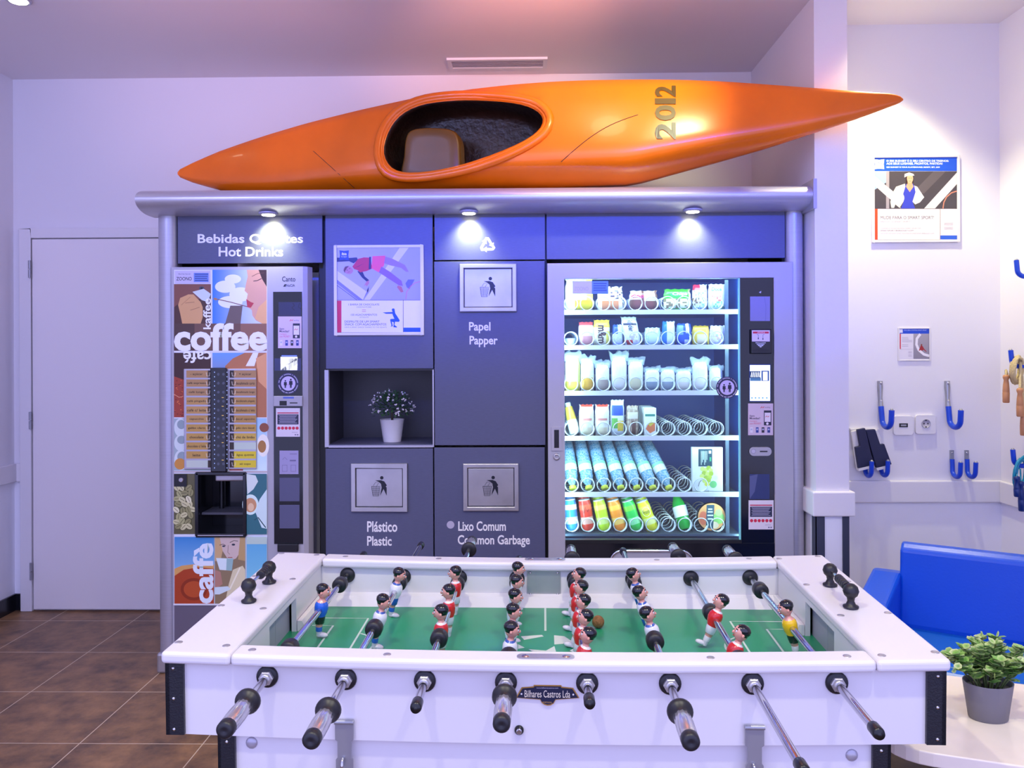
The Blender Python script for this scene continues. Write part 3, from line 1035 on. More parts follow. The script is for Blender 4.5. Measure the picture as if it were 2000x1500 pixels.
A.line([pc(112, 882), pc(1342, 882)], .6, '#4a3540').line([pc(1095, 882), pc(1095, 1338)], .6, '#9a5540').rect(*pc(1098, 1274), *pc(1342, 1332), '#2a60d8').line([pc(180, 1337), pc(1098, 1337)], .5, '#5a4a50')
for k, y in enumerate((1090, 1112, 1150, 1172)):
    A.rect(*pc(1150, y), *pc(1285, y + 7), '#c9c0c4')
A.build('print', PRINT, t)

# small card lower on the same wall
t, A = poster('wall_card', 'small square notice with blue header below the large poster on the right wall', 'notice', 1753, 640, 1817, 705, YA, TWHITE, 2.4, .006)
def pc(x, y):
    return (1740 + x / 6.52, 630 + y / 6.52)
A.rect(*pc(95, 75), *pc(493, 462), '#e6e1ea').rect(*pc(98, 76), *pc(492, 142), '#1648c8').rect(*pc(104, 86), *pc(150, 130), '#e9e6f4').rect(*pc(98, 143), *pc(126, 338), '#d81c28').grad(*pc(286, 143), *pc(494, 462), '#a9a3ae', '#8d8797')
A.text('DESCUBRA A ROTINA SMART SPORT', *pc(165, 90), *pc(455, 105), '#c8d4ff')
A.line([pc(375, 146), pc(330, 205), pc(325, 280), pc(355, 350), pc(420, 405), pc(490, 425)], 5, '#eeeaf0')
P(A, [(352, 362), (385, 280), (410, 310), (420, 330), (455, 370), (450, 375), (415, 345), (395, 362), (380, 350)], '#a32630')
A.ell(*pc(390, 285), 1.6, 2, '#8a4a3c')
for y, w_ in ((188, 80), (206, 85), (224, 130), (240, 130), (278, 80), (298, 80)):
    A.rect(*pc(140, y), *pc(140 + w_, y + 7), '#c5bfca')
for y in (370, 384, 410, 425):
    A.rect(*pc(222, y), *pc(266, y + 5), '#b9b3c0')
A.line([pc(98, 338), pc(286, 338)], .4, '#b9b3c0')
A.build('print', PRINT, t)

# ------------------------------------------------------------------ plants
rnd = random.Random(4)
def leaf(b, p, d, up, L, w, c0, c1):
    d = d.normalized()
    s_ = d.cross(up)
    if s_.length < 1e-3:
        s_ = Vector((1, 0, 0))
    s_.normalize()
    n_ = s_.cross(d)
    q = [p, p + d * L * .3 + s_ * w * .5 + n_ * L * .06, p + d * L * .7 + s_ * w * .42 + n_ * L * .05, p + d * L, p + d * L * .7 - s_ * w * .42 + n_ * L * .05, p + d * L * .3 - s_ * w * .5 + n_ * L * .06, p + d * L * .5 - n_ * L * .02]
    a, e = lin(c0), lin(c1)
    b.add(q, [(0, 1, 6), (1, 2, 6), (2, 3, 6), (3, 4, 6), (4, 5, 6), (5, 0, 6)], 0, False, [[e, e, a], [e, e, a], [e, e, a], [e, e, a], [e, e, a], [e, e, a]])


def sph(r_):
    while True:
        v = Vector((r_.uniform(-1, 1), r_.uniform(-1, 1), r_.uniform(-1, 1)))
        if .05 < v.length < 1:
            return v.normalized()


# in the niche
YN = YK + .12
X0, X1, Z0, Z1 = rectY(746, 820, 786, 861, YN)
pc0 = Vector(((X0 + X1) / 2, YN, nz0))
pl = thing('potted_plant', 'small white-flowering bush in a white pot standing in the kiosk niche', 'potted plant', tuple(pc0))
H = onY(766, 819, YN).z - nz0
r0, r1 = .041, .056
b = MB()
b.lathe([(r0, 0), (r1, H), (r1 + .001, H + .001), (r1 - .004, H), (r1 - .006, H - .01)], pc0, n=28)
b.build('pot', WHITEPOT, pl)
MB().lathe([(r1 - .006, H - .012), (.001, H - .008)], pc0, n=20).build('soil', SOIL, pl)
b, fb = MB(), MB()
cc = pc0 + Vector((0, 0, H + .052))
for i in range(520):
    d = sph(rnd)
    if d.z < -.45:
        continue
    rr = rnd.uniform(.45, 1)
    p = cc + Vector((d.x * .095 * rr, d.y * .095 * rr, d.z * .078 * rr))
    leaf(b, p, d + sph(rnd) * .6, Vector((0, 0, 1)), rnd.uniform(.014, .022), .009, rnd.choice(['#22482c', '#2f5c34', '#1b3a26', '#44703a']), '#3a6340')
for i in range(120):
    d = sph(rnd)
    if d.z < -.35 or d.y > .5:
        continue
    p = cc + Vector((d.x * .1, d.y * .1, d.z * .083)) * rnd.uniform(.9, 1.06)
    for k in range(4):
        leaf(fb, p, d * .5 + sph(rnd) * .9, d, .009, .006, '#f2eef4', '#d6d0de')
b.tube([pc0 + Vector((0, 0, H - .01)), cc], .006, 6, c=lin('#3a3424'))
b.build('foliage', LEAF, pl)
fb.build('blossoms', LEAF, pl, label='tiny white blossoms')

# ------------------------------------------------------------------ side table, plant on it, armchair
ST = .62
cT = Vector((1.127, 1.865, 0))
eX, eY = Vector((.945, -.327, 0)), Vector((.327, .945, 0))
tb = thing('side_table', 'cream marble-topped side table with rounded corners beside the foosball table', 'side table', tuple(cT))
outl = rrect(-.33, -.225, .4, .24, .1, 6)
def fT(u, v, w):
    return cT + eX * u + eY * v + Vector((0, 0, w))
MB().prism(outl, fT, ST - .03, ST).build('tabletop', MARBLE, tb, bevel=.008, seg=3)
MB().lathe([(.035, .03), (.03, .05), (.03, ST - .03)], cT, n=20).build('pedestal', BLACK, tb)
MB().lathe([(.2, 0), (.2, .012), (.04, .03)], cT, n=32).build('base', BLACK, tb)
pc0 = onZ(1930, 1402, ST)
pc0 = Vector((pc0.x, pc0.y, ST))
pl = thing('potted_plant', 'leafy variegated green plant in a grey oval pot on the cream side table', 'potted plant', tuple(pc0))
H = .082
b = MB()
b.lathe([(.039, 0), (.042, .003), (.0535, H), (.0535, H + .001), (.05, H), (.048, H - .012)], pc0, n=32, sx=1, sy=.82)
b.build('pot', GREYPOT, pl)
MB().lathe([(.048, H - .014), (.001, H - .01)], pc0, n=24, sy=.82).build('soil', SOIL, pl)
fo, st = MB(), MB()
for i in range(30):
    a = 2 * PI * i / 30 + rnd.uniform(-.2, .2)
    sp = rnd.uniform(.15, 1.0)
    top = pc0 + Vector((math.cos(a) * .105 * sp, math.sin(a) * .085 * sp, H + .105 - .07 * sp + rnd.uniform(-.02, .022)))
    bot = pc0 + Vector((math.cos(a) * .03 * sp, math.sin(a) * .025 * sp, H - .012))
    ctl = (bot + top) / 2 + Vector((0, 0, .03))
    pth = [bot.lerp(ctl, t).lerp(ctl.lerp(top, t), t) for t in (0, .25, .5, .75, 1)]
    st.tube(pth, .0018, 5, c=lin('#5a6a3c'))
    for j in range(2, 9):
        t = j / 8
        p = bot.lerp(ctl, t).lerp(ctl.lerp(top, t), t)
        for k in range(3):
            an = rnd.uniform(0, 2 * PI)
            d = Vector((math.cos(an), math.sin(an), rnd.uniform(.1, .8)))
            leaf(fo, p, d, Vector((0, 0, 1)), rnd.uniform(.021, .031) * (1.1 - .3 * t), rnd.uniform(.017, .023), rnd.choice(['#4c9038', '#68ac40', '#357a38', '#86c050']), rnd.choice(['#b9cf86', '#8fb860', '#d2dca4']))
    leaf(fo, top, top - ctl, Vector((1, 0, 0)), .018, .013, '#6fa548', '#c9dc98')
st.build('stems', LEAF, pl)
fo.build('foliage', LEAF, pl, label='variegated green and cream leaves')

# armchair
O = Vector((1.41, 3.17, 0))
ax, ay = Vector((.851, -.525, 0)), Vector((-.525, -.851, 0))
ch = thing('armchair', 'blue leatherette armchair standing in the corner below the wall hooks', 'armchair', tuple(O + ax * .32 + ay * .2))
def S(a, b_, z):
    return O + ax * a + ay * b_ + Vector((0, 0, z))
Wd = .64
def slab(name, prof, a0, a1, m, bev=.012, sub=0):
    """prof in (b, z), swept along the chair's width"""
    return MB().prism(prof, lambda u, v, w: S(w, u, v), a0, a1).build(name, m, ch, bevel=bev, seg=3)
slab('backrest', [(-.015, .25), (-.085, .25), (-.1, .69), (-.085, .708), (-.04, .706), (-.012, .69), (.02, .42)], 0, Wd, BLUEL, .016)
slab('seat', [(-.01, .3), (-.01, .405), (.45, .415), (.5, .39), (.5, .3)], .0, Wd, BLUESEAT, .014)
for a0, a1 in ((-.1, .005), (Wd - .005, Wd + .1)):
    slab('armrest', [(-.1, .2), (-.09, .59), (.0, .6), (.3, .565), (.46, .53), (.5, .49), (.5, .2)], a0, a1, BLUEL, .022)
slab('base', [(-.08, .2), (-.08, .3), (.48, .3), (.48, .2)], .006, Wd - .006, BLUEL, .01)
for a_ in (-.04, Wd + .04):
    for b_ in (-.05, .44):
        p = S(a_, b_, 0)
        MB().cyl(p, p + Vector((0, 0, .205)), .02, 12).build('leg', STEEL, ch)
# ------------------------------------------------------------------ hot drinks machine
YM = YK - .03
X0, X1, Z0, Z1 = rectY(336, 521, 606, 1230, YM)
cof = thing('coffee_machine', 'tall hot drinks machine with coffee pictures at the left of the kiosk', 'vending machine', ((X0 + X1) / 2, YM, 0))
def mrect(x0, y0, x1, y1, Y=YM):
    return rectY(x0, y0, x1, y1, Y)
MB().box(X0 + .01, X1 - .006, YM + .19, YM + .68, .05, Z1 - .01).build('cabinet', MACHINE, cof)
# door with the cup bay left open
hx0, hx1, hz0, hz1 = mrect(384, 923, 481, 1046)
b = MB()
b.box(X0, hx0, YM, YM + .05, .06, Z1).box(hx1, X1 - .03, YM, YM + .05, .06, Z1).box(hx0, hx1, YM, YM + .05, .06, hz0).box(hx0, hx1, YM, YM + .05, hz1, Z1)
b.prism([(X1 - .03, YM), (X1 - .012, YM + .012), (X1, YM + .05), (X1 - .03, YM + .05)], lambda u, v, w: Vector((u, v, w)), .06, Z1)
b.build('door', MACHINE, cof)
for x in (X0 + .06, X1 - .08):
    for y in (YM + .1, YM + .6):
        MB().cyl((x, y, 0), (x, y, .06), .02, 12).build('foot', BLACK, cof)
gx0, gx1, _, _ = mrect(610, 521, 633, 1230)
# cup bay
D = .16
b = MB()
b.box(hx0 - .004, hx0 + .012, YM - .012, YM + D, hz0, hz1).box(hx1 - .012, hx1 + .004, YM - .012, YM + D, hz0, hz1).box(hx0, hx1, YM - .012, YM + D, hz1 - .01, hz1 + .004).box(hx0, hx1, YM + D, YM + D + .01, hz0, hz1)
b.box(hx0, hx1, YM - .014, YM + D, hz0 - .006, hz0 + .012)
bay = b.build('cup_bay', BLACKGLOSS, cof, bevel=.002)
qx0, qx1, qz0, qz1 = mrect(415, 929, 476, 942)
MB().box(qx0, qx1, YM + .03, YM + D, qz0, qz1).build('nozzle_cover', STEEL, bay, bevel=.006)
MB().box(hx0 + .015, hx1 - .015, YM + .02, YM + D, hz0 + .09, hz0 + .1).build('cup_grid', mat('grey_grid', '#4a4c58', .4, bump=(400, .4)), bay)
MB().cyl((hx0 + .07, YM + .12, hz0 + .1), (hx0 + .07, YM + .12, hz1 - .03), .011, 10).build('cup_tube', BLACK, bay)
MB().box(hx0 + .01, hx1 - .01, YM - .016, YM - .012, hz0 + .002, hz0 + .006).build('bay_lip', ALU, bay)
# printed front
fn = artY(YM)
A = Art(fn)
def poly(pts, c):
    A.poly(pts, c)
A.rect(340, 527, 522, 923, '#dfe0ee').rect(340, 923, 383.5, 1047, '#dfe0ee').rect(481.5, 923, 522, 1047, '#dfe0ee').rect(340, 1047, 522, 1180, '#dfe0ee')
# cup in hand, dark
A.rect(340, 555, 412, 632, '#4a2c26')
poly([(340, 555), (412, 555), (412, 572), (395, 580), (380, 590), (360, 585), (340, 600)], '#7c4c40')
A.ell(394, 563, 5, 3.6, '#3c4654').ell(394, 563, 2, 2, '#12141c')
poly([(376, 570), (398, 564), (412, 574), (406, 590), (394, 586)], '#c9d6e0')
poly([(348, 596), (352, 582), (368, 575), (378, 575), (392, 590), (396, 600), (396, 620), (392, 632), (356, 632), (352, 612)], '#d1a06c')
A.line([(362, 592), (380, 590)], .8, '#8a5c3c').line([(372, 606), (390, 600)], .8, '#8a5c3c').line([(354, 596), (372, 580)], .8, '#a8784c')
# profile with spoon against a blue sky
A.grad(415, 527, 521, 632, '#2f7bd8', '#dfe8f8', True)
for e in ((440, 560, 20, 12), (455, 545, 16, 9), (470, 575, 22, 14), (450, 590, 24, 12)):
    A.ell(*e, '#e6ecfa')
poly([(521, 527), (482, 527), (484, 540), (481, 552), (478, 568), (484, 574), (482, 584), (486, 590), (484, 600), (492, 606), (493, 616), (500, 626), (512, 632), (521, 632)], '#d9a58e')
poly([(521, 527), (505, 527), (512, 545), (521, 560)], '#3c2420')
poly([(521, 585), (505, 600), (498, 622), (512, 632), (521, 632)], '#e8b27c')
poly([(481, 584), (490, 590), (496, 592), (490, 601), (483, 600)], '#b83a48')
A.line([(495, 549), (503, 548), (511, 544)], 1.4, '#3a2020').line([(492, 540), (504, 534), (516, 533)], .9, '#5a342c')
A.line([(418, 583), (450, 590), (483, 599)], 1.6, '#7a5238').ell(421, 584, 4, 2.2, '#a87850', rot=.2)
poly([(450, 597), (474, 597), (470, 632), (440, 632)], '#6a5a58')
# band with the big word
A.rect(340, 632, 521, 685, '#6b4b42').rect(470, 632, 521, 685, '#8e6350').rect(340, 632, 380, 685, '#4c3430')
A.text('coffee', 340, 631, 522, 686, '#eef0fb', bold=.035)
A.text('kaffee', 397, 583, 412, 643, '#eef0fb', rot=90, bold=.02)
# lower pictures
A.rect(340, 689, 412, 815, '#3c1f1c')
poly([(340, 735), (360, 742), (372, 760), (368, 815), (340, 815)], '#9a3a24')
for i in range(40):
    x_, y_ = rnd.uniform(341, 366), rnd.uniform(742, 812)
    A.ell(x_, y_, 1.6, 1.1, rnd.choice(['#c4552c', '#6a2418', '#d47038']), n=7)
    A.h -= A.step
A.h += A.step
A.line([(340, 770), (350, 776), (358, 774)], 1, '#e0a080')
A.grad(415, 689, 521, 815, '#6aa0e0', '#a8603c')
poly([(440, 715), (455, 700), (478, 689), (521, 689), (521, 815), (440, 815)], '#b3714a')
poly([(480, 715), (494, 689), (505, 689), (497, 715)], '#eef0fb')
poly([(500, 700), (521, 689), (521, 760), (505, 745)], '#e0a070')
A.text('café', 358, 686, 413, 709, '#eef0fb', rot=180, bold=.02)
A.rect(340, 817, 412, 919, '#9fb0b8')
for e in ((352.5, 835, 12, 18), (353, 865, 12.5, 16), (354, 898, 13.5, 20)):
    A.ell(*e, '#cfdadd')
    A.ell(e[0] + 2, e[1] - 6, e[2] * .7, e[3] * .5, '#8fa0a8')
A.ell(352, 906, 11, 11, '#c98b3c')
A.grad(415, 817, 521, 919, '#9cc8ec', '#d8f0f4')
A.ell(514, 870, 12, 22, '#f2f0e8').ell(512, 872, 8, 12, '#a8763c').ell(516, 835, 9, 9, '#8a4c34')
A.rect(448, 915, 475, 919, '#b84a34')
A.rect(340, 920.5, 522, 922.5, '#b9a7a6')
# beans, cup picture
A.rect(340, 925, 383, 1043, '#5d5a3c')
for i in range(9):
    for j in range(4):
        x_, y_ = 346 + j * 11 + (i % 2) * 4 + rnd.uniform(-2, 2), 952 + i * 11 + rnd.uniform(-2, 2)
        if x_ > 379 or y_ > 1039:
            continue
        r_ = rnd.uniform(0, PI)
        A.h = .006 + .0004 * rnd.random()
        A.ell(x_, y_, 7.2, 5.2, rnd.choice(['#c9c598', '#aaa878', '#ddd9b4', '#8f8c60']), rot=r_, n=14)
        A.line([(x_ - 5 * math.cos(r_), y_ - 5 * math.sin(r_)), (x_ + 5 * math.cos(r_), y_ + 5 * math.sin(r_))], .9, '#4a4428')
A.h = .0068
A.rect(341, 926, 366, 950, '#14161f')
A.rect(482, 925, 522, 1043, '#2e6a78')
A.ell(490, 985, 16, 20, '#d8f0ec').ell(490, 986, 12, 14, '#c9926a').ell(491, 990, 6, 8, '#e6c4a0')
poly([(482, 925), (500, 928), (505, 940), (496, 955), (484, 965)], '#d6e2e0')
poly([(522, 955), (508, 975), (500, 1000), (512, 1030), (522, 1032)], '#cfe6ea')
A.line([(520, 1030), (505, 1010), (498, 1015)], 2, '#1d4a56')
# last row
A.grad(342, 1048, 419, 1178, '#3a86cc', '#a8d4f0')
poly([(342, 1110), (356, 1104), (390, 1100), (419, 1102), (419, 1178), (342, 1178)], '#d4a060')
poly([(342, 1124), (360, 1112), (390, 1107), (419, 1110), (419, 1178), (342, 1178)], '#a8401f')
A.ell(380, 1150, 26, 22, '#8a3018').ell(380, 1150, 20, 16, '#b44c24')
A.text('caffè', 378, 1060, 418, 1178, '#dfe8f6', rot=90, bold=.03)
A.rect(421, 1048, 480, 1180, '#a9c4e0')
poly([(421, 1048), (480, 1048), (480, 1180), (421, 1180)], '#8a765c')
poly([(428, 1048), (470, 1048), (472, 1075), (462, 1090), (452, 1094), (444, 1088), (434, 1072)], '#cdb8b4')
poly([(421, 1048), (430, 1048), (436, 1075), (432, 1095), (421, 1095)], '#c9a87c')
poly([(470, 1048), (480, 1048), (480, 1095), (466, 1092)], '#b89a6c')
A.line([(430, 1064), (437, 1062), (442, 1065)], 1.1, '#3a3028').line([(450, 1059), (458, 1055), (466, 1056)], 1.1, '#3a3028')
A.ell(438, 1066, 3, 1.6, '#2c3448').ell(457, 1063, 3.4, 2, '#2c3448')
A.line([(447, 1064), (446, 1078), (450, 1082)], .9, '#8a6c68').line([(446, 1088), (455, 1088)], 1.4, '#a0504c')
poly([(423, 1089), (457, 1090), (454, 1114), (430, 1112)], '#d8e8ee')
poly([(444, 1090), (457, 1090), (454, 1114), (443, 1113)], '#93b8bc')
poly([(421, 1112), (432, 1116), (436, 1140), (421, 1150)], '#b08074')
poly([(456, 1112), (475, 1104), (480, 1112), (480, 1180), (440, 1180), (448, 1140)], '#d9cfae')
A.line([(470, 1108), (450, 1150)], 3, '#efe9d4')
poly([(421, 1146), (446, 1144), (452, 1150), (430, 1160), (421, 1160)], '#cfe0ea')
A.grad(483, 1048, 522, 1180, '#5aa8d8', '#8ad0e8')
A.rect(483, 1048, 522, 1062, '#b8cfc8')
A.rect(340, 1178, 522, 1181, '#dfe0ee')
A.build('picture_front', BACKLIT, cof)
X0_, X1_, Z0_, Z1_ = mrect(341, 1183, 522, 1228)
MB().box(X0_, X1_, YM - .002, YM, .1, Z1_).build('lower_panel', mat('grey_panel_low', '#6b6474', .4), cof)
# lock
q = onY(355, 937, YM)
MB().lathe([(.011, 0), (.011, .008), (.008, .01)], (q.x, YM - .002, q.z), (0, -1, 0), 16).build('lock', STEEL, cof)
# selection plate
px0, px1, pz0, pz1 = mrect(361, 720, 502, 916)
pn = MB().box(px0, px1, YM - .012, YM - .001, pz0, pz1).build('selection_plate', SILVER, cof, bevel=.003)
LT = ['- açúcar', 'café expresso', 'café longo', 'café pingado', 'café c/ leite', 'capuccino', 'galão claro', 'chocolate', 'chocolate c/ leite', 'leite', '']
RT = ['+ açúcar', 'descafeinado curto', 'descafeinado longo', 'descafeinado pingado', 'descafeinado c/ leite', 'descaf. capuccino', 'galão claro descaf.', 'chá de limão', '', 'água quente', 'só copo']
for i in range(11):
    y0 = 723.5 + i * 17.55
    y1 = y0 + 14.2
    for side, t_, c in ((0, LT[i], '#cfdccb' if i == 10 else ['#b9905e', '#c79c5a', '#c99f52'][min(2, i // 3)]), (1, RT[i], {7: '#d9b552', 8: '#cfe0cf', 9: '#e8d230', 10: '#e8d230'}.get(i, ['#b9905e', '#bf9450', '#c9a04c'][min(2, i // 3)]))):
        A = Art(artY(YM - .012))
        xa_, xb_ = ((364, 413.5), (448.5, 500))[side]
        A.rect(xa_, y0, xb_, y1, c)
        A.rect(*((406, y0, 413.5, y1) if side == 0 else (448.5, y0, 457, y1)), '#3c3028')
        if t_:
            n_ = min(37, 3.05 * len(t_))
            xm_ = (384, 479)[side]
            A.text(t_, xm_ - n_ / 2, y0 + 5, xm_ + n_ / 2, y0 + 10, '#2a1c14', bold=.015)
            xi_ = (403, 453)[side]
            A.line([(xi_, y0 + 4), (xi_ + 1, y0 + 11), (xi_ + 6, y0 + 11), (xi_ + 7, y0 + 4)], 1.1, '#e6dcc8')
        A.build('drink_label', PRINT, pn)
px0, px1, pz0, pz1 = mrect(415, 718, 447, 921)
ks = MB().box(px0, px1, YM - .03, YM - .012, pz0, pz1).build('key_strip', BLACKGLOSS, cof, bevel=.006)
A = Art(artY(YM - .0301))
for i in range(11):
    for x_ in (426.5, 436.5):
        A.ell(x_, 731 + i * 17.5, 2.6, 2.8, '#3a3e52', n=14)
        A.h = .0003
for y_ in (776, 793, 811, 846, 864, 898):
    A.rect(433, y_, 437, y_ + 1, '#e8c060')
for i in range(22):
    for x_ in (419, 443.5):
        A.ell(x_, 727 + i * 8.9, .8, 1.2, '#a8c4ff', n=8)
        A.h = .0003
A.build('keys', colmat('key_print', .3, emit=.5), ks)
# payment column
px0, px1, pz0, pz1 = mrect(535, 570, 591, 1062)
pay = MB().box(px0, px1, YM - .004, YM, pz0, pz1).build('payment_panel', BLACKGLOSS, cof)
A = Art(artY(YM))
A.text('Canto', 551, 540, 577, 550, '#15151d', bold=.012).text('NuCIA', 559, 555, 576, 560, '#2a2a38', bold=.02)
A.poly([(553, 560), (556, 555), (559, 555), (558, 560)], '#2a2a38')
A.build('machine_lettering', PRINT, cof)
def phone_card(parent, x0, y0, x1, y1, Y):
    w, h = x1 - x0, y1 - y0
    A = Art(artY(Y))
    def q(u, v):
        return (x0 + u * w, y0 + v * h)
    A.rect(x0, y0, x1, y1, '#dcc9dc')
    A.text('vending', *q(.66, .1), *q(.88, .15), '#5a3a58').line([q(.5, .15), q(.55, .1), q(.59, .14), q(.64, .1)], 1.3, '#d8382c')
    A.text('Sem', *q(.06, .36), *q(.26, .42), '#4a3a58', bold=.02).text('Moedas?', *q(.06, .43), *q(.48, .5), '#4a3a58', bold=.02)
    A.text('Compra', *q(.06, .53), *q(.36, .59), '#d83a70').text('com MONEY!', *q(.06, .6), *q(.52, .66), '#d83a70')
    A.rect(*q(.63, .22), *q(.93, .69), '#23253e').rect(*q(.66, .29), *q(.9, .58), '#efe6f2').line([q(.7, .43), q(.75, .39), q(.79, .43), q(.84, .39)], 1.2, '#d8382c').ell(*q(.77, .635), w * .05, w * .05, '#efe6f2')
    for i, c in enumerate(('#efe6f2', '#2c3f9c', '#2a2634', '#24348a')):
        A.rect(*q(.08 + .23 * i, .75), *q(.19 + .23 * i, .92), c)
        A.rect(*q(.1 + .23 * i, .79), *q(.17 + .23 * i, .84), '#b9bce0')
    A.build('payment_notice', PRINT, parent)
def covid_card(parent, x0, y0, x1, y1, Y):
    w, h = x1 - x0, y1 - y0
    A = Art(artY(Y))
    def q(u, v):
        return (x0 + u * w, y0 + v * h)
    A.rect(x0, y0, x1, y1, '#e9e2ee').rect(*q(.06, .15), *q(.94, .19), '#c83a5c').rect(*q(.06, .22), *q(.94, .57), '#262a48')
    for i in range(7):
        A.rect(*q(.12 + .03 * (i % 2), .25 + .044 * i), *q(.88 - .04 * (i % 3), .267 + .044 * i), '#b9b8d4')
        A.h -= A.step
    for i in range(6):
        A.ell(*q(.12 + .152 * i, .7), w * .065, w * .065, '#d8284c', n=14)
        A.h -= A.step
    A.rect(*q(.66, .84), *q(.9, .85), '#7a7a98').rect(*q(.78, .91), *q(.84, .95), '#6a6a8a').rect(*q(.87, .91), *q(.93, .95), '#6a6a8a')
    A.build('payment_notice', PRINT, parent)
def distance_sign(parent, cx, cy, r, Y):
    A = Art(artY(Y))
    A.ell(cx, cy, r, r, '#2b2a58', n=36).ell(cx, cy, r * .74, r * .74, '#14163a', n=36).ell(cx, cy, r * .67, r * .67, '#cfc4ee', n=36)
    for s_, a0, a1, up in (('POR FAVOR MANTENHA A DISTANCIA', PI * 1.02, PI * 1.98, 1), ('PLEASE KEEP THE SAFETY DISTANCE', PI * .95, PI * .05, -1)):
        n_ = len(s_)
        for i, chh in enumerate(s_):
            if chh == ' ':
                continue
            a = a0 + (a1 - a0) * (i + .5) / n_
            x_, y_ = cx + r * .87 * math.cos(a), cy + r * .87 * math.sin(a)
            A.ell(x_, y_, r * .03, r * .055, '#dcd8f2', n=6, rot=a + PI / 2)
            A.h -= A.step
    A.h += A.step
    for dx, k in ((-.27, .85), (.24, 1.0)):
        x_ = cx + dx * r
        yb = cy + r * .42
        A.ell(x_, yb - r * .78 * k, r * .09 * k, r * .09 * k, '#14163a', n=14)
        A.poly([(x_ - r * .15 * k, yb - r * .66 * k), (x_ + r * .15 * k, yb - r * .66 * k), (x_ + r * .17 * k, yb - r * .3 * k), (x_ + r * .09 * k, yb - r * .3 * k), (x_ + r * .08 * k, yb), (x_ + r * .01 * k, yb), (x_, yb - r * .3 * k), (x_ - r * .01 * k, yb), (x_ - r * .08 * k, yb), (x_ - r * .09 * k, yb - r * .3 * k), (x_ - r * .17 * k, yb - r * .3 * k)], '#14163a')
    A.ell(cx - .05 * r, cy + r * .1, r * .03, r * .03, '#c83a5c', n=8).ell(cx + .04 * r, cy + r * .15, r * .03, r * .03, '#c83a5c', n=8)
    A.build('distance_sticker', PRINT, parent, label='round dark sticker showing two people apart')
yp = YM - .004
phone_card(pay, 543, 618, 589, 680, yp)
distance_sign(pay, 563, 749, 21, yp)
covid_card(pay, 539, 797, 586, 853, yp)
A = Art(artY(yp))
A.rect(536, 700, 588, 724, '#3a4068')
A.build('display_bezel', PRINT, pay)
for y0, y1 in ((933, 979), (986, 1032)):
    Art(artY(yp)).rect(546, y0, 585, y1, '#585a7c').build('blank_sticker', PRINT, pay)
A = Art(artY(yp))
A.rect(544, 590, 588, 617, '#2c2f4c').rect(539, 607, 543, 611, '#0d0e18').line([(572, 592), (575, 597), (570, 601), (575, 606)], 1.2, '#0d0e18').line([(585, 592), (583, 600), (588, 603)], 1, '#0d0e18')
A.build('worn_sticker', PRINT, pay)
A = Art(artY(yp))
A.rect(546, 880, 583, 926, '#a8a2cc')
A.line([(552, 898), (556, 893), (561, 898)], .8, '#77739c').rect(566, 886, 580, 887.2, '#77739c').rect(566, 898, 578, 901, '#77739c').frame(551, 908, 561, 921, .6, '#77739c').frame(568, 908, 578, 921, .6, '#77739c')
A.build('instruction_sticker', PRINT, pay)
A = Art(artY(yp))
A.rect(548, 697, 581, 723, '#eef0ff').ell(561, 716, 3, 3, '#c6caf0')
A.rect(550, 694, 580, 696, '#5a70ff')
A.build('display', SCREEN, pay)
x0, x1, z0, z1 = mrect(536, 773, 592, 793)
cs = MB().box(x0, x1, YM - .014, YM - .004, z0, z1).build('coin_slot', MACHINE, pay, bevel=.002)
A = Art(artY(YM - .014))
A.rect(546, 783, 560, 792, '#15161f').rect(566, 786, 581, 788, '#15161f').rect(553, 775, 574, 778.5, '#5a70d0')
A.build('slots', PRINT, cs)
x0, x1, z0, z1 = mrect(544, 1061, 584, 1076)
MB().box(x0, x1, YM - .02, YM - .004, z0, z1).build('coin_return', BLACK, cof, bevel=.003)
A = Art(artY(YM), lift=.0032)
A.rect(342, 529, 411, 554, '#cdc8e4').text('ZOONO', 345, 541, 375, 548, '#1c1c2c', bold=.01).text('PROTECTED BY', 349, 534, 373, 537, '#6a6888').rect(379, 533, 408, 551, '#6f8fd8')
for i, w_ in enumerate((26, 25, 24, 26)):
    A.rect(381, 535 + i * 4, 381 + w_, 536.6 + i * 4, '#2a3f8c')
A.build('sticker', PRINT, cof)
# dark strip standing in for the shade in the gap beside the machine
MB().box(gx0 + .012, gx1, YM + .09, YM + .11, .05, Z1 + .03).build('gap_shade', DARK, cof)

# ------------------------------------------------------------------ snack machine
YV = YK - .035
vx0, vx1, vz0, vz1 = rectY(1070, 513, 1549, 1100, YV)
ven = thing('snack_machine', 'glass-fronted snack and cold drinks machine at the right of the kiosk', 'vending machine', ((vx0 + vx1) / 2, YV, 0))
wx0, wx1, wz0, wz1 = rectY(1103, 544, 1443, 1056, YV)
cx1_ = rectY(1512, 544, 1549, 1056, YV)[0]
YB = YV + .62
b = MB()
b.box(vx0 + .01, vx1 - .01, YV + .045, YB + .02, .06, wz0 - .02).box(vx0 + .01, vx1 - .01, YB, YB + .02, wz0 - .02, vz1 - .01).box(vx0 + .01, vx1 - .01, YV + .045, YB, wz1 + .03, vz1 - .01)
b.box(vx0 + .01, wx0 - .02, YV + .045, YB, wz0 - .02, wz1 + .03).box(wx1 + .03, vx1 - .01, YV + .045, YB, wz0 - .02, wz1 + .03)
b.build('cabinet', INTER, ven)
for x in (vx0 + .08, vx1 - .08):
    for y in (YV + .12, YB - .06):
        MB().cyl((x, y, 0), (x, y, .06), .022, 12).build('foot', BLACK, ven)
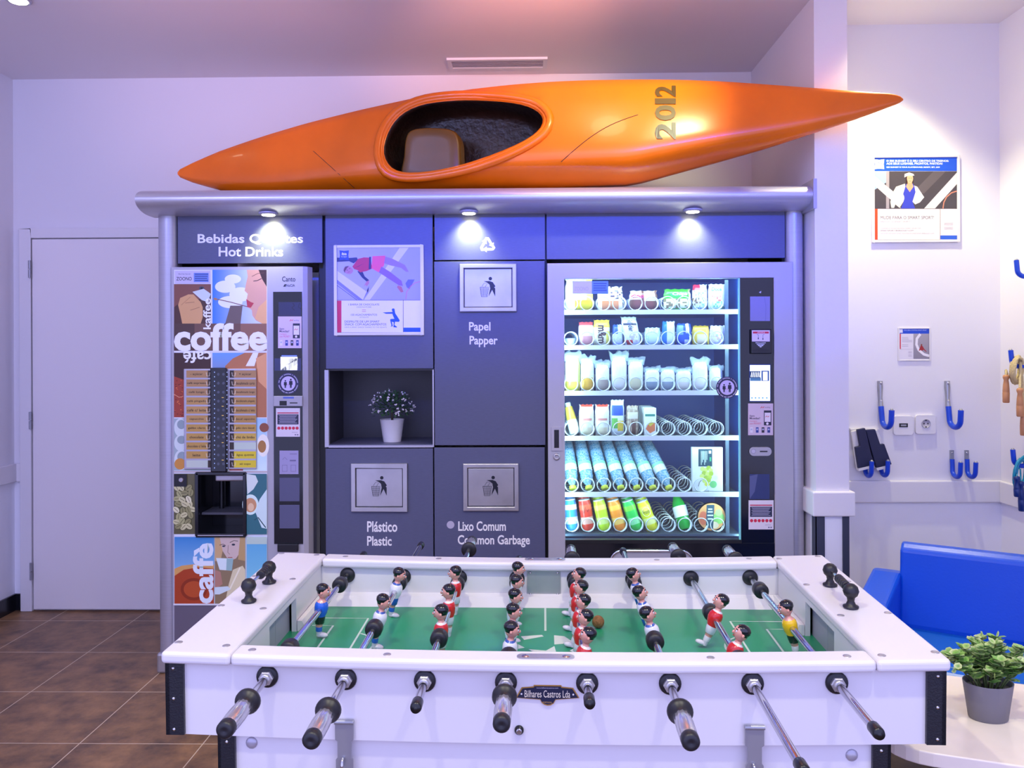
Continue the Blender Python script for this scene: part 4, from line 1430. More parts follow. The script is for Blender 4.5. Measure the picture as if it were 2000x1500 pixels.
# door frame: mitred silver bars
b = MB()
f_ = lambda u, v, t: Vector((u, YV + .045 - t, v))
lx, rx_, tz, bz = wx0, cx1_, wz1, .1
for q in ([(vx0, vz1), (vx1, vz1), (rx_, tz), (lx, tz)], [(vx0, .07), (lx, .07), (lx, tz), (vx0, vz1)], [(vx1, .07), (rx_, .07), (rx_, tz), (vx1, vz1)]):
    b.prism(q, f_, 0, .05)
fr = b.build('door_frame', MACHINE, ven, bevel=.003)
x0, x1, z0, z1 = rectY(1077, 834, 1097, 880, YV - .005)
b = MB()
b.box(x0, x1, YV - .012, YV - .004, z1 - .012, z1).box(x0, x1, YV - .012, YV - .004, z0, z0 + .012).box(x0, x0 + .012, YV - .012, YV - .004, z0 + .012, z1 - .012).box(x1 - .012, x1, YV - .012, YV - .004, z0 + .012, z1 - .012)
hd = b.build('recessed_handle', MACHINE, fr)
MB().box(x0 + .012, x1 - .012, YV - .006, YV - .004, z0 + .012, z1 - .012).build('recess', BLACK, fr)
q = onY(1087, 892, YV - .005)
MB().lathe([(.016, 0), (.016, .005), (.012, .008), (.007, .008), (.007, .004)], (q.x, YV - .005, q.z), (0, -1, 0), 18).build('lock', STEEL, fr)
# lower door panel with delivery flap
lo = MB().box(lx, rx_, YV + .0, YV + .04, .07, wz0 - .012).build('lower_door_panel', BLACKGLOSS, ven)
x0, x1, z0, z1 = rectY(1192, 1075, 1352, 1128, YV)
b = MB()
pr = rrect(x0, z0, x1, z1, .05, 6)
b.prism(pr, f_, .045, .052)
b.build('delivery_flap', MACHINE, lo)
b = MB()
b.tube([Vector((u, YV - .01, v)) for u, v in pr], .006, 6, closed=True)
b.build('flap_rim', CHROME, lo)
b = MB()
b.box(lx, wx1 + .01, YV - .004, YV + .03, wz0 - .012, wz0 + .004)
b.build('window_sill_strip', DARK, ven)
# panes
gp = MB().box(wx0, wx1 + .006, YV + .006, YV + .011, wz0, wz1).build('glass_pane', GLASS, ven)
MB().box(wx1 + .001, wx1 + .008, YV + .002, YV + .012, wz0, wz1).build('pane_edge', mat('glass_edge', '#8fe0dc', .15), gp)
A = Art(artY(YV + .005))
A.rect(1118, 549, 1156, 574, '#c6c3dd').rect(1156, 549, 1188, 574, '#5f86cc').text('ZOONO', 1122, 560, 1149, 568, '#aeabc6')
for i, w_ in enumerate((26, 25, 24, 26)):
    A.rect(1159, 553 + i * 4.4, 1159 + w_, 554.6 + i * 4.4, '#2a3f8c')
A.build('sticker', PRINT, gp)
distance_sign(gp, 1420, 757, 21.5, YV + .004)
# side control panel
cp = MB().box(wx1 + .008, rx_, YV + .004, YV + .04, wz0 - .012, wz1).build('control_panel', BLACKGLOSS, ven)
yc = YV + .004
A = Art(artY(yc))
A.rect(1465, 579, 1504, 627, '#8584ae').line([(1493, 580), (1496, 600), (1495, 627)], .7, '#6a6894')
A.build('worn_sticker', PRINT, cp)
Art(artY(yc)).poly([(1482, 571), (1487, 568), (1486, 573)], '#b9bce0').build('worn_sticker', PRINT, cp)
A = Art(artY(yc))
A.rect(1463, 711, 1505.5, 785, '#0e2a6c').build('screen_bezel', PRINT, cp)
A = Art(artY(yc))
A.rect(1464, 926, 1503, 975, '#2c3a70').poly([(1464, 930), (1480, 926), (1474, 960), (1464, 975)], '#565f90')
A.build('worn_sticker', PRINT, cp)
A = Art(artY(yc), lift=.001)
A.rect(1464.5, 713, 1504, 783, '#dcefff').line([(1467, 719), (1470, 717), (1472, 720)], 1, '#e88a40')
A.rect(1464.5, 725, 1485, 738, '#10284c').rect(1487, 724, 1502, 744, '#1c3c70').rect(1490, 726, 1499, 743, '#eef6ff').rect(1465, 738, 1486, 744, '#31587c')
for i in range(6):
    A.poly([(1466 + 3.3 * i, 736), (1468 + 3.3 * i, 726), (1469 + 3.3 * i, 728), (1467.5 + 3.3 * i, 737)], '#e4f2f8')
    A.h -= A.step
A.ell(1484, 759, 14, 6, '#bfe2f6')
for x_ in (1467, 1474, 1481, 1488, 1496):
    A.rect(x_, 776, x_ + 3, 778.5, '#3a78b0')
    A.h -= A.step
A.build('advert_screen', SCREEN, cp)
# card reader
x0, x1, z0, z1 = rectY(1465, 643, 1505, 691, yc)
rd = MB().box(x0, x1, yc - .02, yc, z0, z1).build('card_reader', BLACK, cp, bevel=.004)
A = Art(artY(yc - .02))
A.rect(1468.5, 645, 1503.5, 667, '#ded0ea').rect(1470.5, 647.5, 1501.5, 651.5, '#cf2c48').text('APROXIME-SE', 1479, 648.3, 1494, 650.7, '#f4e6f0')
A.line([(1478, 653), (1481, 654), (1481, 662)], .8, '#3a3a5c').line([(1493, 653), (1490, 654), (1490, 663)], .8, '#3a3a5c').ell(1481, 661, 1, 2, '#22223c').ell(1490, 662, 1, 2, '#22223c')
for w_, y_ in ((10, 669.5), (7.5, 672.5), (5, 675), (2, 677)):
    A.line([(1485.5 - w_, y_), (1485.5, y_ + .8), (1485.5 + w_, y_)], 1.2, '#e8ecff')
A.poly([(1470, 683), (1485, 680), (1502, 683), (1502, 686), (1485, 688), (1470, 686)], '#0a0b12')
A.build('reader_print', PRINT, rd)
phone_card(cp, 1461, 788, 1510, 850, yc - .001)
x0, x1, z0, z1 = rectY(1463, 873, 1506, 890, yc)
b = MB()
b.prism(rrect(x0, z0, x1, z1, (z1 - z0) / 2 - .001, 8), lambda u, v, t: Vector((u, yc - t, v)), 0, .008)
cs = b.build('coin_slot', MACHINE, cp, bevel=.002)
A = Art(artY(yc - .008))
A.ell(1471.5, 881.5, 4.6, 4.6, '#8a88a8').ell(1471.5, 881.5, 3.8, 3.8, '#c6c3da').rect(1484, 880.5, 1499, 883, '#15161f')
A.build('slots', PRINT, cs)
covid_card(cp, 1462, 977, 1511, 1034, yc - .001)
# trays, coils
YT = YV + .085
rows = [612, 680.5, 770, 858, 968]
ZT_ = [onY(1270, y - 4, YT).z for y in rows] + [wz0 + .012]
xa, xb = wx0 - .018, wx1 + .025
def lane(k, z=None):
    return onY(1115.5 + 31.5 * k, 750, YT + .02).x
coil_b = MB()
R_C = .031
turns = 8
coil_b.tube([Vector((R_C * math.sin(2 * PI * t), .06 * max(0, t - .85), R_C * -math.cos(2 * PI * t))) for t in [i / 16 for i in range(16 * turns + 1)]], .0025, 5)
coil_m = None
tray_mat = mat('tray_grey', '#54616e', .35, metal=.3)
for r, z in enumerate(ZT_):
    b = MB()
    b.box(xa, xb, YT + .004, YB - .005, z - .012, z - .002)
    tr = b.build('tray', tray_mat, ven)
    if r < 5:
        MB().box(xa, xb, YT - .006, YT + .004, z - .014, z + .007).build('price_rail', RAILW, tr)
    b = MB()
    for k in range(11):
        x = lane(k - .5)
        hgt = .05
        b.add([(x, YT + .02, z), (x, YB - .02, z), (x, YB - .02, z + hgt), (x, YT + .06, z + hgt)], [(0, 1, 2, 3)])
    b.build('lane_divider', tray_mat, tr)
    for k in range(10):
        if r == 4 and k in (8, 9):
            if k == 9:
                continue
        if coil_m is None:
            o = coil_b.build('spiral_coil', COIL, tr, local=True)
            coil_m = o
        else:
            o = coil_m.copy()
            col.objects.link(o)
            o.parent = tr
        o.location = Vector((lane(k), YT + .014, z + R_C + .006)) - Vector(WM[tr.name].translation)
# led tubes inside the front corners and along the top
for x in (xa + .004, xb + .012):
    MB().cyl((x, YV + .045, wz0 + .02), (x, YV + .045, wz1 + .01), .006, 10).build('led_tube', LEDW, ven)
lamp('machine_led_left', 'AREA', (xa + .012, YV + .05, (wz0 + wz1) / 2), (xa + .4, YV + .3, (wz0 + wz1) / 2), 2.8, (.6, .93, 1), shape='RECTANGLE', size=.02, size_y=1.2)
lamp('machine_led_right', 'AREA', (xb + .004, YV + .05, (wz0 + wz1) / 2), (xb - .4, YV + .3, (wz0 + wz1) / 2), 2.8, (.6, .93, 1), shape='RECTANGLE', size=.02, size_y=1.2)
lamp('machine_led_top', 'AREA', ((xa + xb) / 2, YV + .05, wz1 + .02), ((xa + xb) / 2, YV + .16, wz0), 3.2, (.68, .95, 1), shape='RECTANGLE', size=.8, size_y=.03)
for r in range(5):
    lamp('tray_led', 'AREA', ((xa + xb) / 2, YT - .004, ZT_[r] - .016), ((xa + xb) / 2, YT + .09, ZT_[r] - .3), .75, (.62, .94, 1), shape='RECTANGLE', size=.8, size_y=.012)
b = MB()
for y_ in range(0, 24):
    z = wz0 + .04 + (wz1 - wz0 - .06) * y_ / 24
    b.box(wx1 - .035, wx1 - .028, YT + .02, YT + .022, z, z + .02)
b.box(wx1 - .034, wx1 - .018, YT + .022, YT + .03, wz0, wz1)
b.build('shelf_upright', tray_mat, ven)

# ------------------------------------------------------------------ goods behind the glass
ORD = ['first', 'second', 'third', 'fourth', 'fifth', 'sixth', 'seventh', 'eighth', 'ninth', 'tenth']
rg = random.Random(11)
def bag(px0, py0, px1, py1, colfn, name, label, cat, group, Y=None, fat=.02, text=None, film=False, lean=0.0):
    Y = Y or YT + .055
    X0, X1, Z0, Z1 = rectY(px0, py0, px1, py1, Y)
    z_lo = min(ZT_, key=lambda z: abs(z - Z0))
    Z0 = z_lo + .001
    n, m = 12, 14
    xm, w, h = (X0 + X1) / 2, (X1 - X0), (Z1 - Z0)
    ph = rg.uniform(0, 6)
    def pt(u, v, s_):
        bul = (max(0, 1 - abs(2 * u - 1) ** 2.5) ** .6) * (max(0, 1 - abs(2 * v - 1) ** 3.2) ** .6)
        cr_ = .0015 * math.sin(u * 37 + ph) * (1 if v > .86 or v < .1 else .35 * math.sin(v * 29 + ph))
        pinch = 1 - .1 * math.exp(-((v - .9) / .07) ** 2) - .06 * math.exp(-((v - .07) / .06) ** 2)
        return Vector((xm + (u - .5) * w * pinch + lean * v * w, Y + (-s_ * fat * bul) + cr_, Z0 + v * h + .002 * math.sin(u * 23 + ph) * (v > .95)))
    b = MB()
    for s_ in (1, -1):
        vs = [pt(i / n, j / m, s_) for j in range(m + 1) for i in range(n + 1)]
        fs, cs = [], []
        for j in range(m):
            for i in range(n):
                fs.append((j * (n + 1) + i, j * (n + 1) + i + 1, (j + 1) * (n + 1) + i + 1, (j + 1) * (n + 1) + i))
                cs.append(lin(colfn((i + .5) / n, (j + .5) / m, rg)))
        b.add(vs, fs, 0, True, cs)
    o = thing(name, label, cat, (xm, Y, Z0), group=group)
    b.build('wrapper', PACK, o, recalc=True)
    if text:
        s_, u0, v0, u1, v1, c, rot = text
        A = Art(lambda u, v, hh: pt(u, 1 - v, 1) + Vector((0, -hh - .001, 0)))
        A.text(s_, u0, v0, u1, v1, c, rot=rot, bold=.03)
        A.build('wrapper_lettering', PACK, o)
    if film:
        fb = MB()
        for side in (-1, 1):
            p = []
            for i in range(7):
                u = i / 6
                p.append((Vector((xm + (u - .5) * w * 1.1, Y - .006, Z0 + h * .84)), Vector((xm + (u - .5) * w * 1.25 + rg.uniform(-.004, .004), Y + side * .012, Z0 + h * rg.uniform(1.0, 1.16)))))
            for i in range(6):
                fb.add([p[i][0], p[i + 1][0], p[i + 1][1], p[i][1]], [(0, 1, 2, 3)])
        fb.build('cling_film', FILM, o)
    return o


def stripes(base, parts):
    """parts: (v0, v1, u0, u1, colour)"""
    def f(u, v, r):
        for v0, v1, u0, u1, c in parts:
            if v0 <= v <= v1 and u0 <= u <= u1:
                return c if isinstance(c, str) else r.choice(c)
        return base if isinstance(base, str) else r.choice(base)
    return f


G1 = 'snack bags on the top tray'
bag(1104, 546, 1158, 604, stripes('#f4f2b0', [(0, .35, .3, 1, '#f0d21c'), (.35, 1, .72, 1, '#f2e060')]), 'snack_bag', 'big pale yellow crisps bag at the left end of the top tray', 'snack bag', G1, fat=.03)
bag(1167, 560, 1216, 605, stripes(['#f3e6da', '#f0d9c4'], [(.05, .45, .2, .8, '#d88a50'), (.5, 1, .5, 1, ['#f4f0ee', '#5a4a4a', '#f4f0ee'])]), 'snack_bag', 'white and orange biscuit bag second on the top tray', 'snack bag', G1)
bag(1229, 568, 1284, 603, stripes('#6e4430', [(.55, 1, 0, .45, '#e8e2e0'), (.5, 1, .5, .9, '#c9b48c'), (.1, .5, .2, .8, '#7a4636')]), 'snack_bag', 'brown chocolate cake bar lying across the top tray', 'snack bag', G1, text=('dino', .06, .14, .5, .36, '#c02a34', 0))
bag(1296, 565, 1349, 606, stripes(['#dfe8b0', '#8a7a4c', '#e8ecc8'], [(.6, 1, 0, .93, '#3fbf1e'), (0, .12, .2, 1, '#5ccc28')]), 'snack_bag', 'bright green snack bag fourth on the top tray', 'snack bag', G1, text=('Chips', .3, .14, .85, .32, '#e8f6e0', 0))
bag(1352, 556, 1381, 607, stripes(['#cfe6e6', '#8fb0a8', '#e8f2ee'], [(.8, 1, 0, .5, '#b02a40'), (.2, .5, 0, .5, ['#7a5a3c', '#cfe6e6'])]), 'snack_bag', 'clear mixed snack bag with red corner on the top tray', 'snack bag', G1)
bag(1383, 555, 1418, 607, stripes('#eef4f2', [(.05, .35, .2, .9, ['#6ab87c', '#dfe6dc', '#c9e0c0']), (.35, .6, .2, .7, ['#eef4f2', '#c06a5a'])]), 'snack_bag', 'white sweets bag at the right end of the top tray', 'snack bag', G1, text=('Doce', .15, .12, .7, .26, '#3a8a8c', 0))
G2 = 'sweets on the second tray'
bag(1130, 629, 1159, 674, stripes('#f0e9e6', [(.88, 1, 0, 1, '#d8504c'), (0, .4, .1, .9, '#d8948c')]), 'snack_bag', 'white sweet bag with red crimped top on the second tray', 'sweets', G2)
bag(1159, 625, 1191, 675, stripes('#f2e9b8', [(.7, 1, 0, 1, '#ecd03c'), (.1, .6, .75, 1, '#ecd850')]), 'snack_bag', 'yellow sweets bag with brown lettering on the second tray', 'sweets', G2, text=("m&m", .25, .2, .75, .88, '#4a3024', -90))
bag(1196, 634, 1216, 674, stripes(['#d8e0f0', '#c6cfe8'], [(.6, 1, 0, .5, '#3a5ca8')]), 'snack_bag', 'small pale blue sweet bag fourth on the second tray', 'sweets', G2)
bag(1221, 619, 1252, 676, stripes('#e9edec', [(.85, 1, 0, 1, '#c9d4cc'), (.7, .76, .1, .9, '#3a3c40'), (0, .2, .1, .5, '#d83a2c'), (.15, .4, .3, .8, ['#f2efe6', '#c9bfae'])]), 'snack_bag', 'tall white chocolate bar leaning in the second tray', 'sweets', G2, lean=-.3, text=('kinder', .35, .12, .7, .5, '#5a5c60', -90))
bag(1259, 640, 1290, 673, stripes(['#b9d6d8', '#d8ecec'], [(.1, .7, .25, .75, '#cfe0dc')]), 'snack_bag', 'clear pale green sweet pouch sixth on the second tray', 'sweets', G2)
bag(1293, 628, 1318, 675, stripes('#dfeaf2', [(0, 1, 0, .35, '#2a78c0'), (.8, 1, .5, 1, '#e8f2f8')]), 'snack_bag', 'white and light blue sweet bar seventh on the second tray', 'sweets', G2)
bag(1321, 632, 1350, 675, stripes('#2452b0', [(.6, 1, .55, .8, '#e0c8e4'), (.5, .9, 0, .4, '#7aa4dc'), (0, .3, .5, .9, '#c9d0e8')]), 'snack_bag', 'dark blue chocolate bar eighth on the second tray', 'sweets', G2)
bag(1352, 636, 1385, 676, stripes('#f0cf40', [(.1, .6, .25, .85, '#f2e2b0'), (.9, 1, 0, 1, '#b08a1c')]), 'snack_bag', 'yellow crisps bag ninth on the second tray', 'sweets', G2)
bag(1386, 636, 1416, 675, stripes(['#e6e0e8', '#d8cfd8', '#ede8ee'], [(.2, .6, .3, .8, ['#e6e0e8', '#d09a9a', '#a8b8d0'])]), 'snack_bag', 'white patterned sweet bag at the right end of the second tray', 'sweets', G2)
G3 = 'wrapped sandwiches on the third tray'
bag(1104, 694, 1133, 763, stripes('#f2f0d8', [(0, .3, 0, 1, '#ecd850'), (.3, 1, .8, 1, '#d8dc70')]), 'sandwich_pack', 'large yellow and white wrapped sandwich at the left of the third tray', 'sandwich', G3, fat=.024, film=True)
for x0, y0, x1, c_, d_ in ((1134, 700, 1160, '#e8b03c', 'second from left with orange filling'), (1163, 710, 1190, '#a8988c', 'third from left with brown filling'), (1194, 694, 1224, '#e8e2d4', 'tallest, fourth from left with pale roll'), (1227, 703, 1256, '#dcd4a8', 'fifth from left with cream filling'), (1259, 720, 1288, '#8a9aa4', 'sixth from left with grey base'), (1290, 720, 1318, '#94a2aa', 'seventh from left with grey base'), (1320, 722, 1350, '#e4dccc', 'eighth from left, broad and pale'), (1352, 704, 1382, '#eee6d8', 'ninth from left with tall white label'), (1385, 716, 1411, '#c9c4bc', 'last on the right')):
    bag(x0, y0, x1, 763, stripes(['#f2f2ee', '#eaeef0'], [(0, .42, .08, .92, c_), (.68, .71, .15, .85, '#d07a6a')]), 'sandwich_pack', 'wrapped sandwich on the third tray, ' + d_, 'sandwich', G3, film=True)
G4 = 'drinks and snacks on the fourth tray'
for x0, c_, d_ in ((1131, '#f2efe8', 'third'), (1162, '#f0ece4', 'fourth')):
    pass
o = None
def pouch(x0, y0, x1, d_, cols, **k):
    return bag(x0, y0, x1, 852, cols, 'snack_pack', d_, 'snack pack', G4, **k)
pouch(1131, 790, 1160, 'white sweet pouch with red top, left of the two on the fourth tray', stripes(['#f2efe8', '#ece4d8'], [(.9, 1, .1, .9, '#e0503c'), (.5, .55, .2, .8, '#d88a80'), (0, .3, .2, .8, '#e4d8b8')]), fat=.024)
pouch(1162, 790, 1190, 'white sweet pouch with red top, right of the two on the fourth tray', stripes(['#f0ece4', '#e6e0d6'], [(.9, 1, .1, .9, '#e0503c'), (.5, .55, .2, .8, '#d88a80'), (0, .3, .2, .8, '#e4d8b8')]), fat=.024)
pouch(1192, 781, 1219, 'blue and white fruit snack pack on the fourth tray', stripes('#dfe8ee', [(.55, .85, .1, .9, '#3458b4'), (.2, .5, .1, .5, '#6ab850'), (.15, .4, .5, .9, '#e8c83c')]))
pouch(1223, 792, 1247, 'narrow brown snack pack on the fourth tray', stripes(['#b9a894', '#a08c7a'], [(.6, .8, .1, .9, '#d8d0c4'), (0, .5, .45, .75, '#6a4a3c')]))
for i in range(4):
    Y = YT + .05 + .055 * i
    X0, X1, Z0, Z1 = rectY(1257, 795, 1281, 850, YT + .05)
    zb_ = ZT_[3] + .001
    t = thing('biscuit_box', 'white and green biscuit box, %s in its queue on the fourth tray' % ('front' if i == 0 else ORD[i]), 'biscuit box', ((X0 + X1) / 2, Y, zb_), group='biscuit boxes in a queue')
    MB().box(X0, X1, Y - .012, Y + .012, zb_, zb_ + (Z1 - Z0)).build('carton', mat('carton_white', '#eef2ee', .4) if i == 0 else bpy.data.materials['carton_white'], t, bevel=.002)
    A = Art(lambda u, v, h, Y=Y: Vector((X0 + (X1 - X0) * u, Y - .012 - h, zb_ + (Z1 - Z0) * (1 - v))))
    A.rect(.1, .22, .9, .3, '#2f8a78').poly([(.5, .9), (.15, .75), (.3, .6), (.6, .55), (.9, .5), (.9, .8)], '#e0783c').poly([(.35, .58), (.6, .45), (.8, .55), (.5, .66)], '#d8c840')
    A.build('carton_print', PACK, t)
# lying bottle with yellow label
def revolve_parts(parent, parts):
    """parts: (name, profile, material, colours)"""
    for nm, prof, m_, c_ in parts:
        MB().lathe(prof, (0, 0, 0), (0, 0, 1), 18, c=c_).build(nm, m_, parent, local=True)


def stand(o, x, y, z, tilt, lean=0.0, flip=False):
    """tilt back by `tilt` about the tray front; flip puts the cap down at the front"""
    o.location = (x, y, z)
    o.rotation_euler = (-tilt + (PI if flip else 0), lean, 0)


t = thing('juice_bottle', 'small yellow-topped juice bottle leaning at the left of the fourth tray', 'bottle', (0, 0, 0))
revolve_parts(t, [('bottle_body', [(.018, 0), (.024, .004), (.024, .06), (.022, .075)], PACK, lin('#ecf0e4')), ('label_sleeve', [(.0235, .06), (.021, .1), (.017, .13)], PACK, lin('#d8b83c')), ('bottle_cap', [(.013, .13), (.013, .15)], PACK, lin('#cfd8c0'))])
stand(t, lane(.25), YT + .05, ZT_[3] + .01, .25, -.22)
# red caps/strawberries on the two pouches
# water bottles: cap at the front, body leaning back, several deep
wb = None
CAPC = mat('yellow_green_cap', '#d6dc3c', .4)
WLAB = mat('bottle_label', '#eef4f4', .35)
GB = mat('green_band', '#8fd8a8', .35)
seqs = ['front', 'second from front', 'third from front', 'fourth from front', 'fifth from front']
TILT = .62
for k in range(7):
    for j in range(5):
        if wb is None:
            wb = t = thing('water_bottle', '', 'water bottle', (0, 0, 0))
            body = [(.009, .016), (.012, .022), (.026, .05), (.0305, .07), (.0285, .078), (.0305, .086), (.0305, .125), (.029, .13), (.0305, .135), (.0305, .165), (.0285, .17), (.0305, .178), (.03, .2), (.022, .207)]
            MB().lathe(body, n=16, rib=-.05).build('bottle_body', BOTTLE, t, local=True)
            MB().lathe([(.0308, .09), (.0308, .122)], n=18, caps=False).build('label_sleeve', WLAB, t, local=True)
            MB().lathe([(.031, .122), (.031, .136)], n=18, caps=False).build('label_band', GB, t, local=True)
            MB().lathe([(.0145, 0), (.0168, .0015), (.0168, .014), (.016, .016)], n=18).build('bottle_cap', CAPC, t, local=True)
        else:
            t = copy_tree(wb)
        t['label'] = 'yellow-capped water bottle, %s, %s lane from left on fifth tray' % (seqs[j], ORD[k])
        t['group'] = 'water bottles on the fifth tray'
        t.location = (lane(k + .1), YT + .03 + .078 * j, ZT_[4] + .014 + .013 * j)
        t.rotation_euler = (-TILT, -.1 - .05 * k, 0)
# cans: upright slim cans leaning back, four deep
CANS = [('blue and white', '#3a8cd0', '#dfeaf4', '#c9d8e8'), ('red', '#d83a20', '#e8603c', '#d8a090'), ('lime', '#b9d820', '#d8e460', '#cfe080'), ('orange', '#f08a1c', '#f4b040', '#f0c060'), ('green', '#2fc04c', '#7ad83c', '#90e0a0'), ('yellow', '#e0dc1c', '#f0ea60', '#e8e890')]
for k, (nm, c1, c2, c3) in enumerate(CANS):
    proto = None
    for j in range(4):
        if proto is None:
            proto = t = thing('drink_can', '', 'drink can', (0, 0, 0))
            pr = [(.024, 0), (.029, .006), (.029, .03), (.029, .062), (.029, .095), (.029, .118), (.0255, .138)]
            cc_ = [lin(c1), lin(c1), lin(c3), lin(c1), lin(c2), lin(c1)]
            MB().lathe(pr, n=20, c=cc_).build('can_body', PACK, t, local=True)
            MB().lathe([(.0255, .137), (.0272, .139), (.0272, .142), (.0245, .142), (.0235, .138)], n=20).build('can_lid', COIL, t, local=True)
            if k == 5 or k == 1:
                A = Art(lambda u, v, h: Vector((.0293 * math.sin((u - .5) * 2.0), -.0293 * math.cos((u - .5) * 2.0) - h, .115 - .06 * v)))
                if k == 5:
                    A.ell(.5, .4, .34, .36, '#f4f4ec').text('Frutis', .22, .25, .78, .55, '#1c2c4c')
                else:
                    A.line([(.3, .6), (.5, .1), (.6, .5), (.75, .3)], .05, '#3a1410')
                A.build('can_lettering', PACK, t, local=True)
        else:
            t = copy_tree(proto)
        t['label'] = '%s drink can, %s in the %s lane of the bottom tray' % (nm, seqs[j], ORD[k])
        t['group'] = 'drink cans on the bottom tray'
        t.location = (lane(k + .1), YT + .06 + .064 * j, ZT_[5] + .004 + .006 * j)
        t.rotation_euler = (-.1, -.1 - .05 * k, 0)
# green bottle, grape book box, round salad bowl
t = thing('soda_bottle', 'green soda bottle with white label leaning in the bottom tray', 'bottle', (0, 0, 0))
MB().lathe([(.026, 0), (.032, .006), (.032, .1), (.028, .125), (.013, .16), (.012, .175)], n=20).build('bottle_body', GREENB, t, local=True)
MB().lathe([(.0325, .058), (.0325, .108)], n=20, caps=False).build('label_sleeve', WLAB, t, local=True)
MB().lathe([(.0145, .172), (.0145, .19)], n=16).build('bottle_cap', mat('green_cap', '#1f9c3a', .35), t, local=True)
t.location = (lane(7.15), YT + .06, ZT_[5] + .006)
t.rotation_euler = (-.35, -.22, 0)
X0, X1, Z0, Z1 = rectY(1352, 874, 1412, 961, YT + .03)
zb_ = ZT_[4] + .004
t = thing('snack_box', 'white snack box with green grapes standing on the fifth tray', 'snack box', ((X0 + X1) / 2, YT + .04, zb_))
MB().box(X0, X1, YT + .03, YT + .06, zb_, Z1).build('carton', bpy.data.materials['carton_white'], t, bevel=.002)
A = Art(artY(YT + .03))
A.rect(1364, 877, 1391, 911, '#2a5058')
for i in range(6):
    A.rect(1369 + 2.2 * i, 881, 1370.2 + 2.2 * i, 908 - (i % 3) * 5, '#cfe6e0')
A.rect(1384, 880, 1389, 886, '#e8f2ec').rect(1386, 893, 1389, 901, '#4ac080')
for x_, y_ in ((1372, 916), (1378, 918), (1384, 914), (1388, 919), (1375, 924), (1382, 926), (1389, 925), (1371, 930), (1379, 933), (1386, 932), (1376, 939), (1384, 938)):
    A.ell(x_, y_, 4.6, 4.6, rnd.choice(['#c9dc4c', '#b4cc3c', '#dce878']), n=14)
A.ell(1381, 946, 5, 4, '#e0e040').ell(1393, 946, 7, 7, '#7acb78').line([(1364, 950), (1366, 942), (1370, 938)], 1, '#3a3a3a').ell(1398, 933, 4, 4, '#dfe8d8')
A.build('carton_print', PACK, t)
X0, X1, Z0, Z1 = rectY(1361, 1006, 1417, 1054, YT + .045)
xm, zm = (X0 + X1) / 2, ZT_[5] + .07
t = thing('salad_bowl', 'round boxed salad standing on edge at the right of the bottom tray', 'salad bowl', (xm, YT + .05, ZT_[5]))
MB().lathe([(.05, -.03), (.066, -.002), (.068, 0), (.064, .006)], (xm, YT + .04, zm), (0, -1, 0), 30).build('bowl', PACK, t)
A = Art(lambda u, v, h: Vector((xm + .064 * u, YT + .034 - h, zm + .064 * v)))
A.ell(0, 0, .98, .98, '#e0a060', n=30).ell(-.6, -.1, .3, .5, '#d8704c').ell(.5, -.1, .42, .42, '#8cc864').ell(.5, .3, .25, .25, '#b4d47c').ell(.2, -.6, .3, .25, '#f0d8b0')
A.poly([(-.42, -.75), (.1, -.9), (.2, .85), (-.35, .85)], '#35535c')
for v, w_ in ((.5, .3), (.3, .36), (.05, .42), (-.2, .36)):
    A.rect(-.1 - w_ / 2, v, -.1 + w_ / 2, v + .1, '#dcecea')
A.build('lid_print', PACK, t)
b = MB()
t = thing('sweet_cup', 'small pale cup in the coil at the left of the second tray', 'sweets', (lane(0), YT + .05, ZT_[1] + .01))
MB().lathe([(.02, 0), (.026, .035), (.027, .037)], (lane(0), YT + .06, ZT_[1] + .002), n=18, c=lin('#dff2ee')).build('cup', PACK, t)
# ------------------------------------------------------------------ foosball table
TR = Matrix.Rotation(-0.0208, 3, 'Z') @ Matrix.Rotation(0.02526, 3, 'X')
TO = Vector((0.0475, 1.95, 0.88))
foo = thing('foosball_table', 'white foosball table with green pitch, chrome rods and red and white players', 'foosball table', tuple(TO), TR)


def sag(x):
    return -.012 * max(0, 1 - (x / .757) ** 2)


def fbuild(b, name, m, parent=foo, warp=True, **k):
    if warp:
        b.warp(lambda p: Vector((p.x, p.y, p.z + sag(p.x))))
    return b.build(name, m, parent, local=True, **k)


def nbox(b, x0, x1, y0, y1, z0, z1, n=16):
    """a long box cut into n lengths, so that it can sag"""
    rs = [[Vector((x0 + (x1 - x0) * i / n, y, z)) for y, z in ((y0, z0), (y1, z0), (y1, z1), (y0, z1))] for i in range(n + 1)]
    return b.rings(rs, 0, False, True)


W2, D2, IX, IY = .757, .362, .62, .305
# rails
for s_ in (-1, 1):
    x0, x1 = sorted((s_ * IX, s_ * W2))
    fbuild(MB().box(x0, x1, -D2, D2, -.024, 0), 'end_rail', TWHITE, bevel=.008, seg=4)
    y0, y1 = sorted((s_ * IY, s_ * D2))
    fbuild(nbox(MB(), -IX + .001, IX - .001, y0, y1, -.024, 0), 'side_rail', TWHITE, bevel=.008, seg=4)
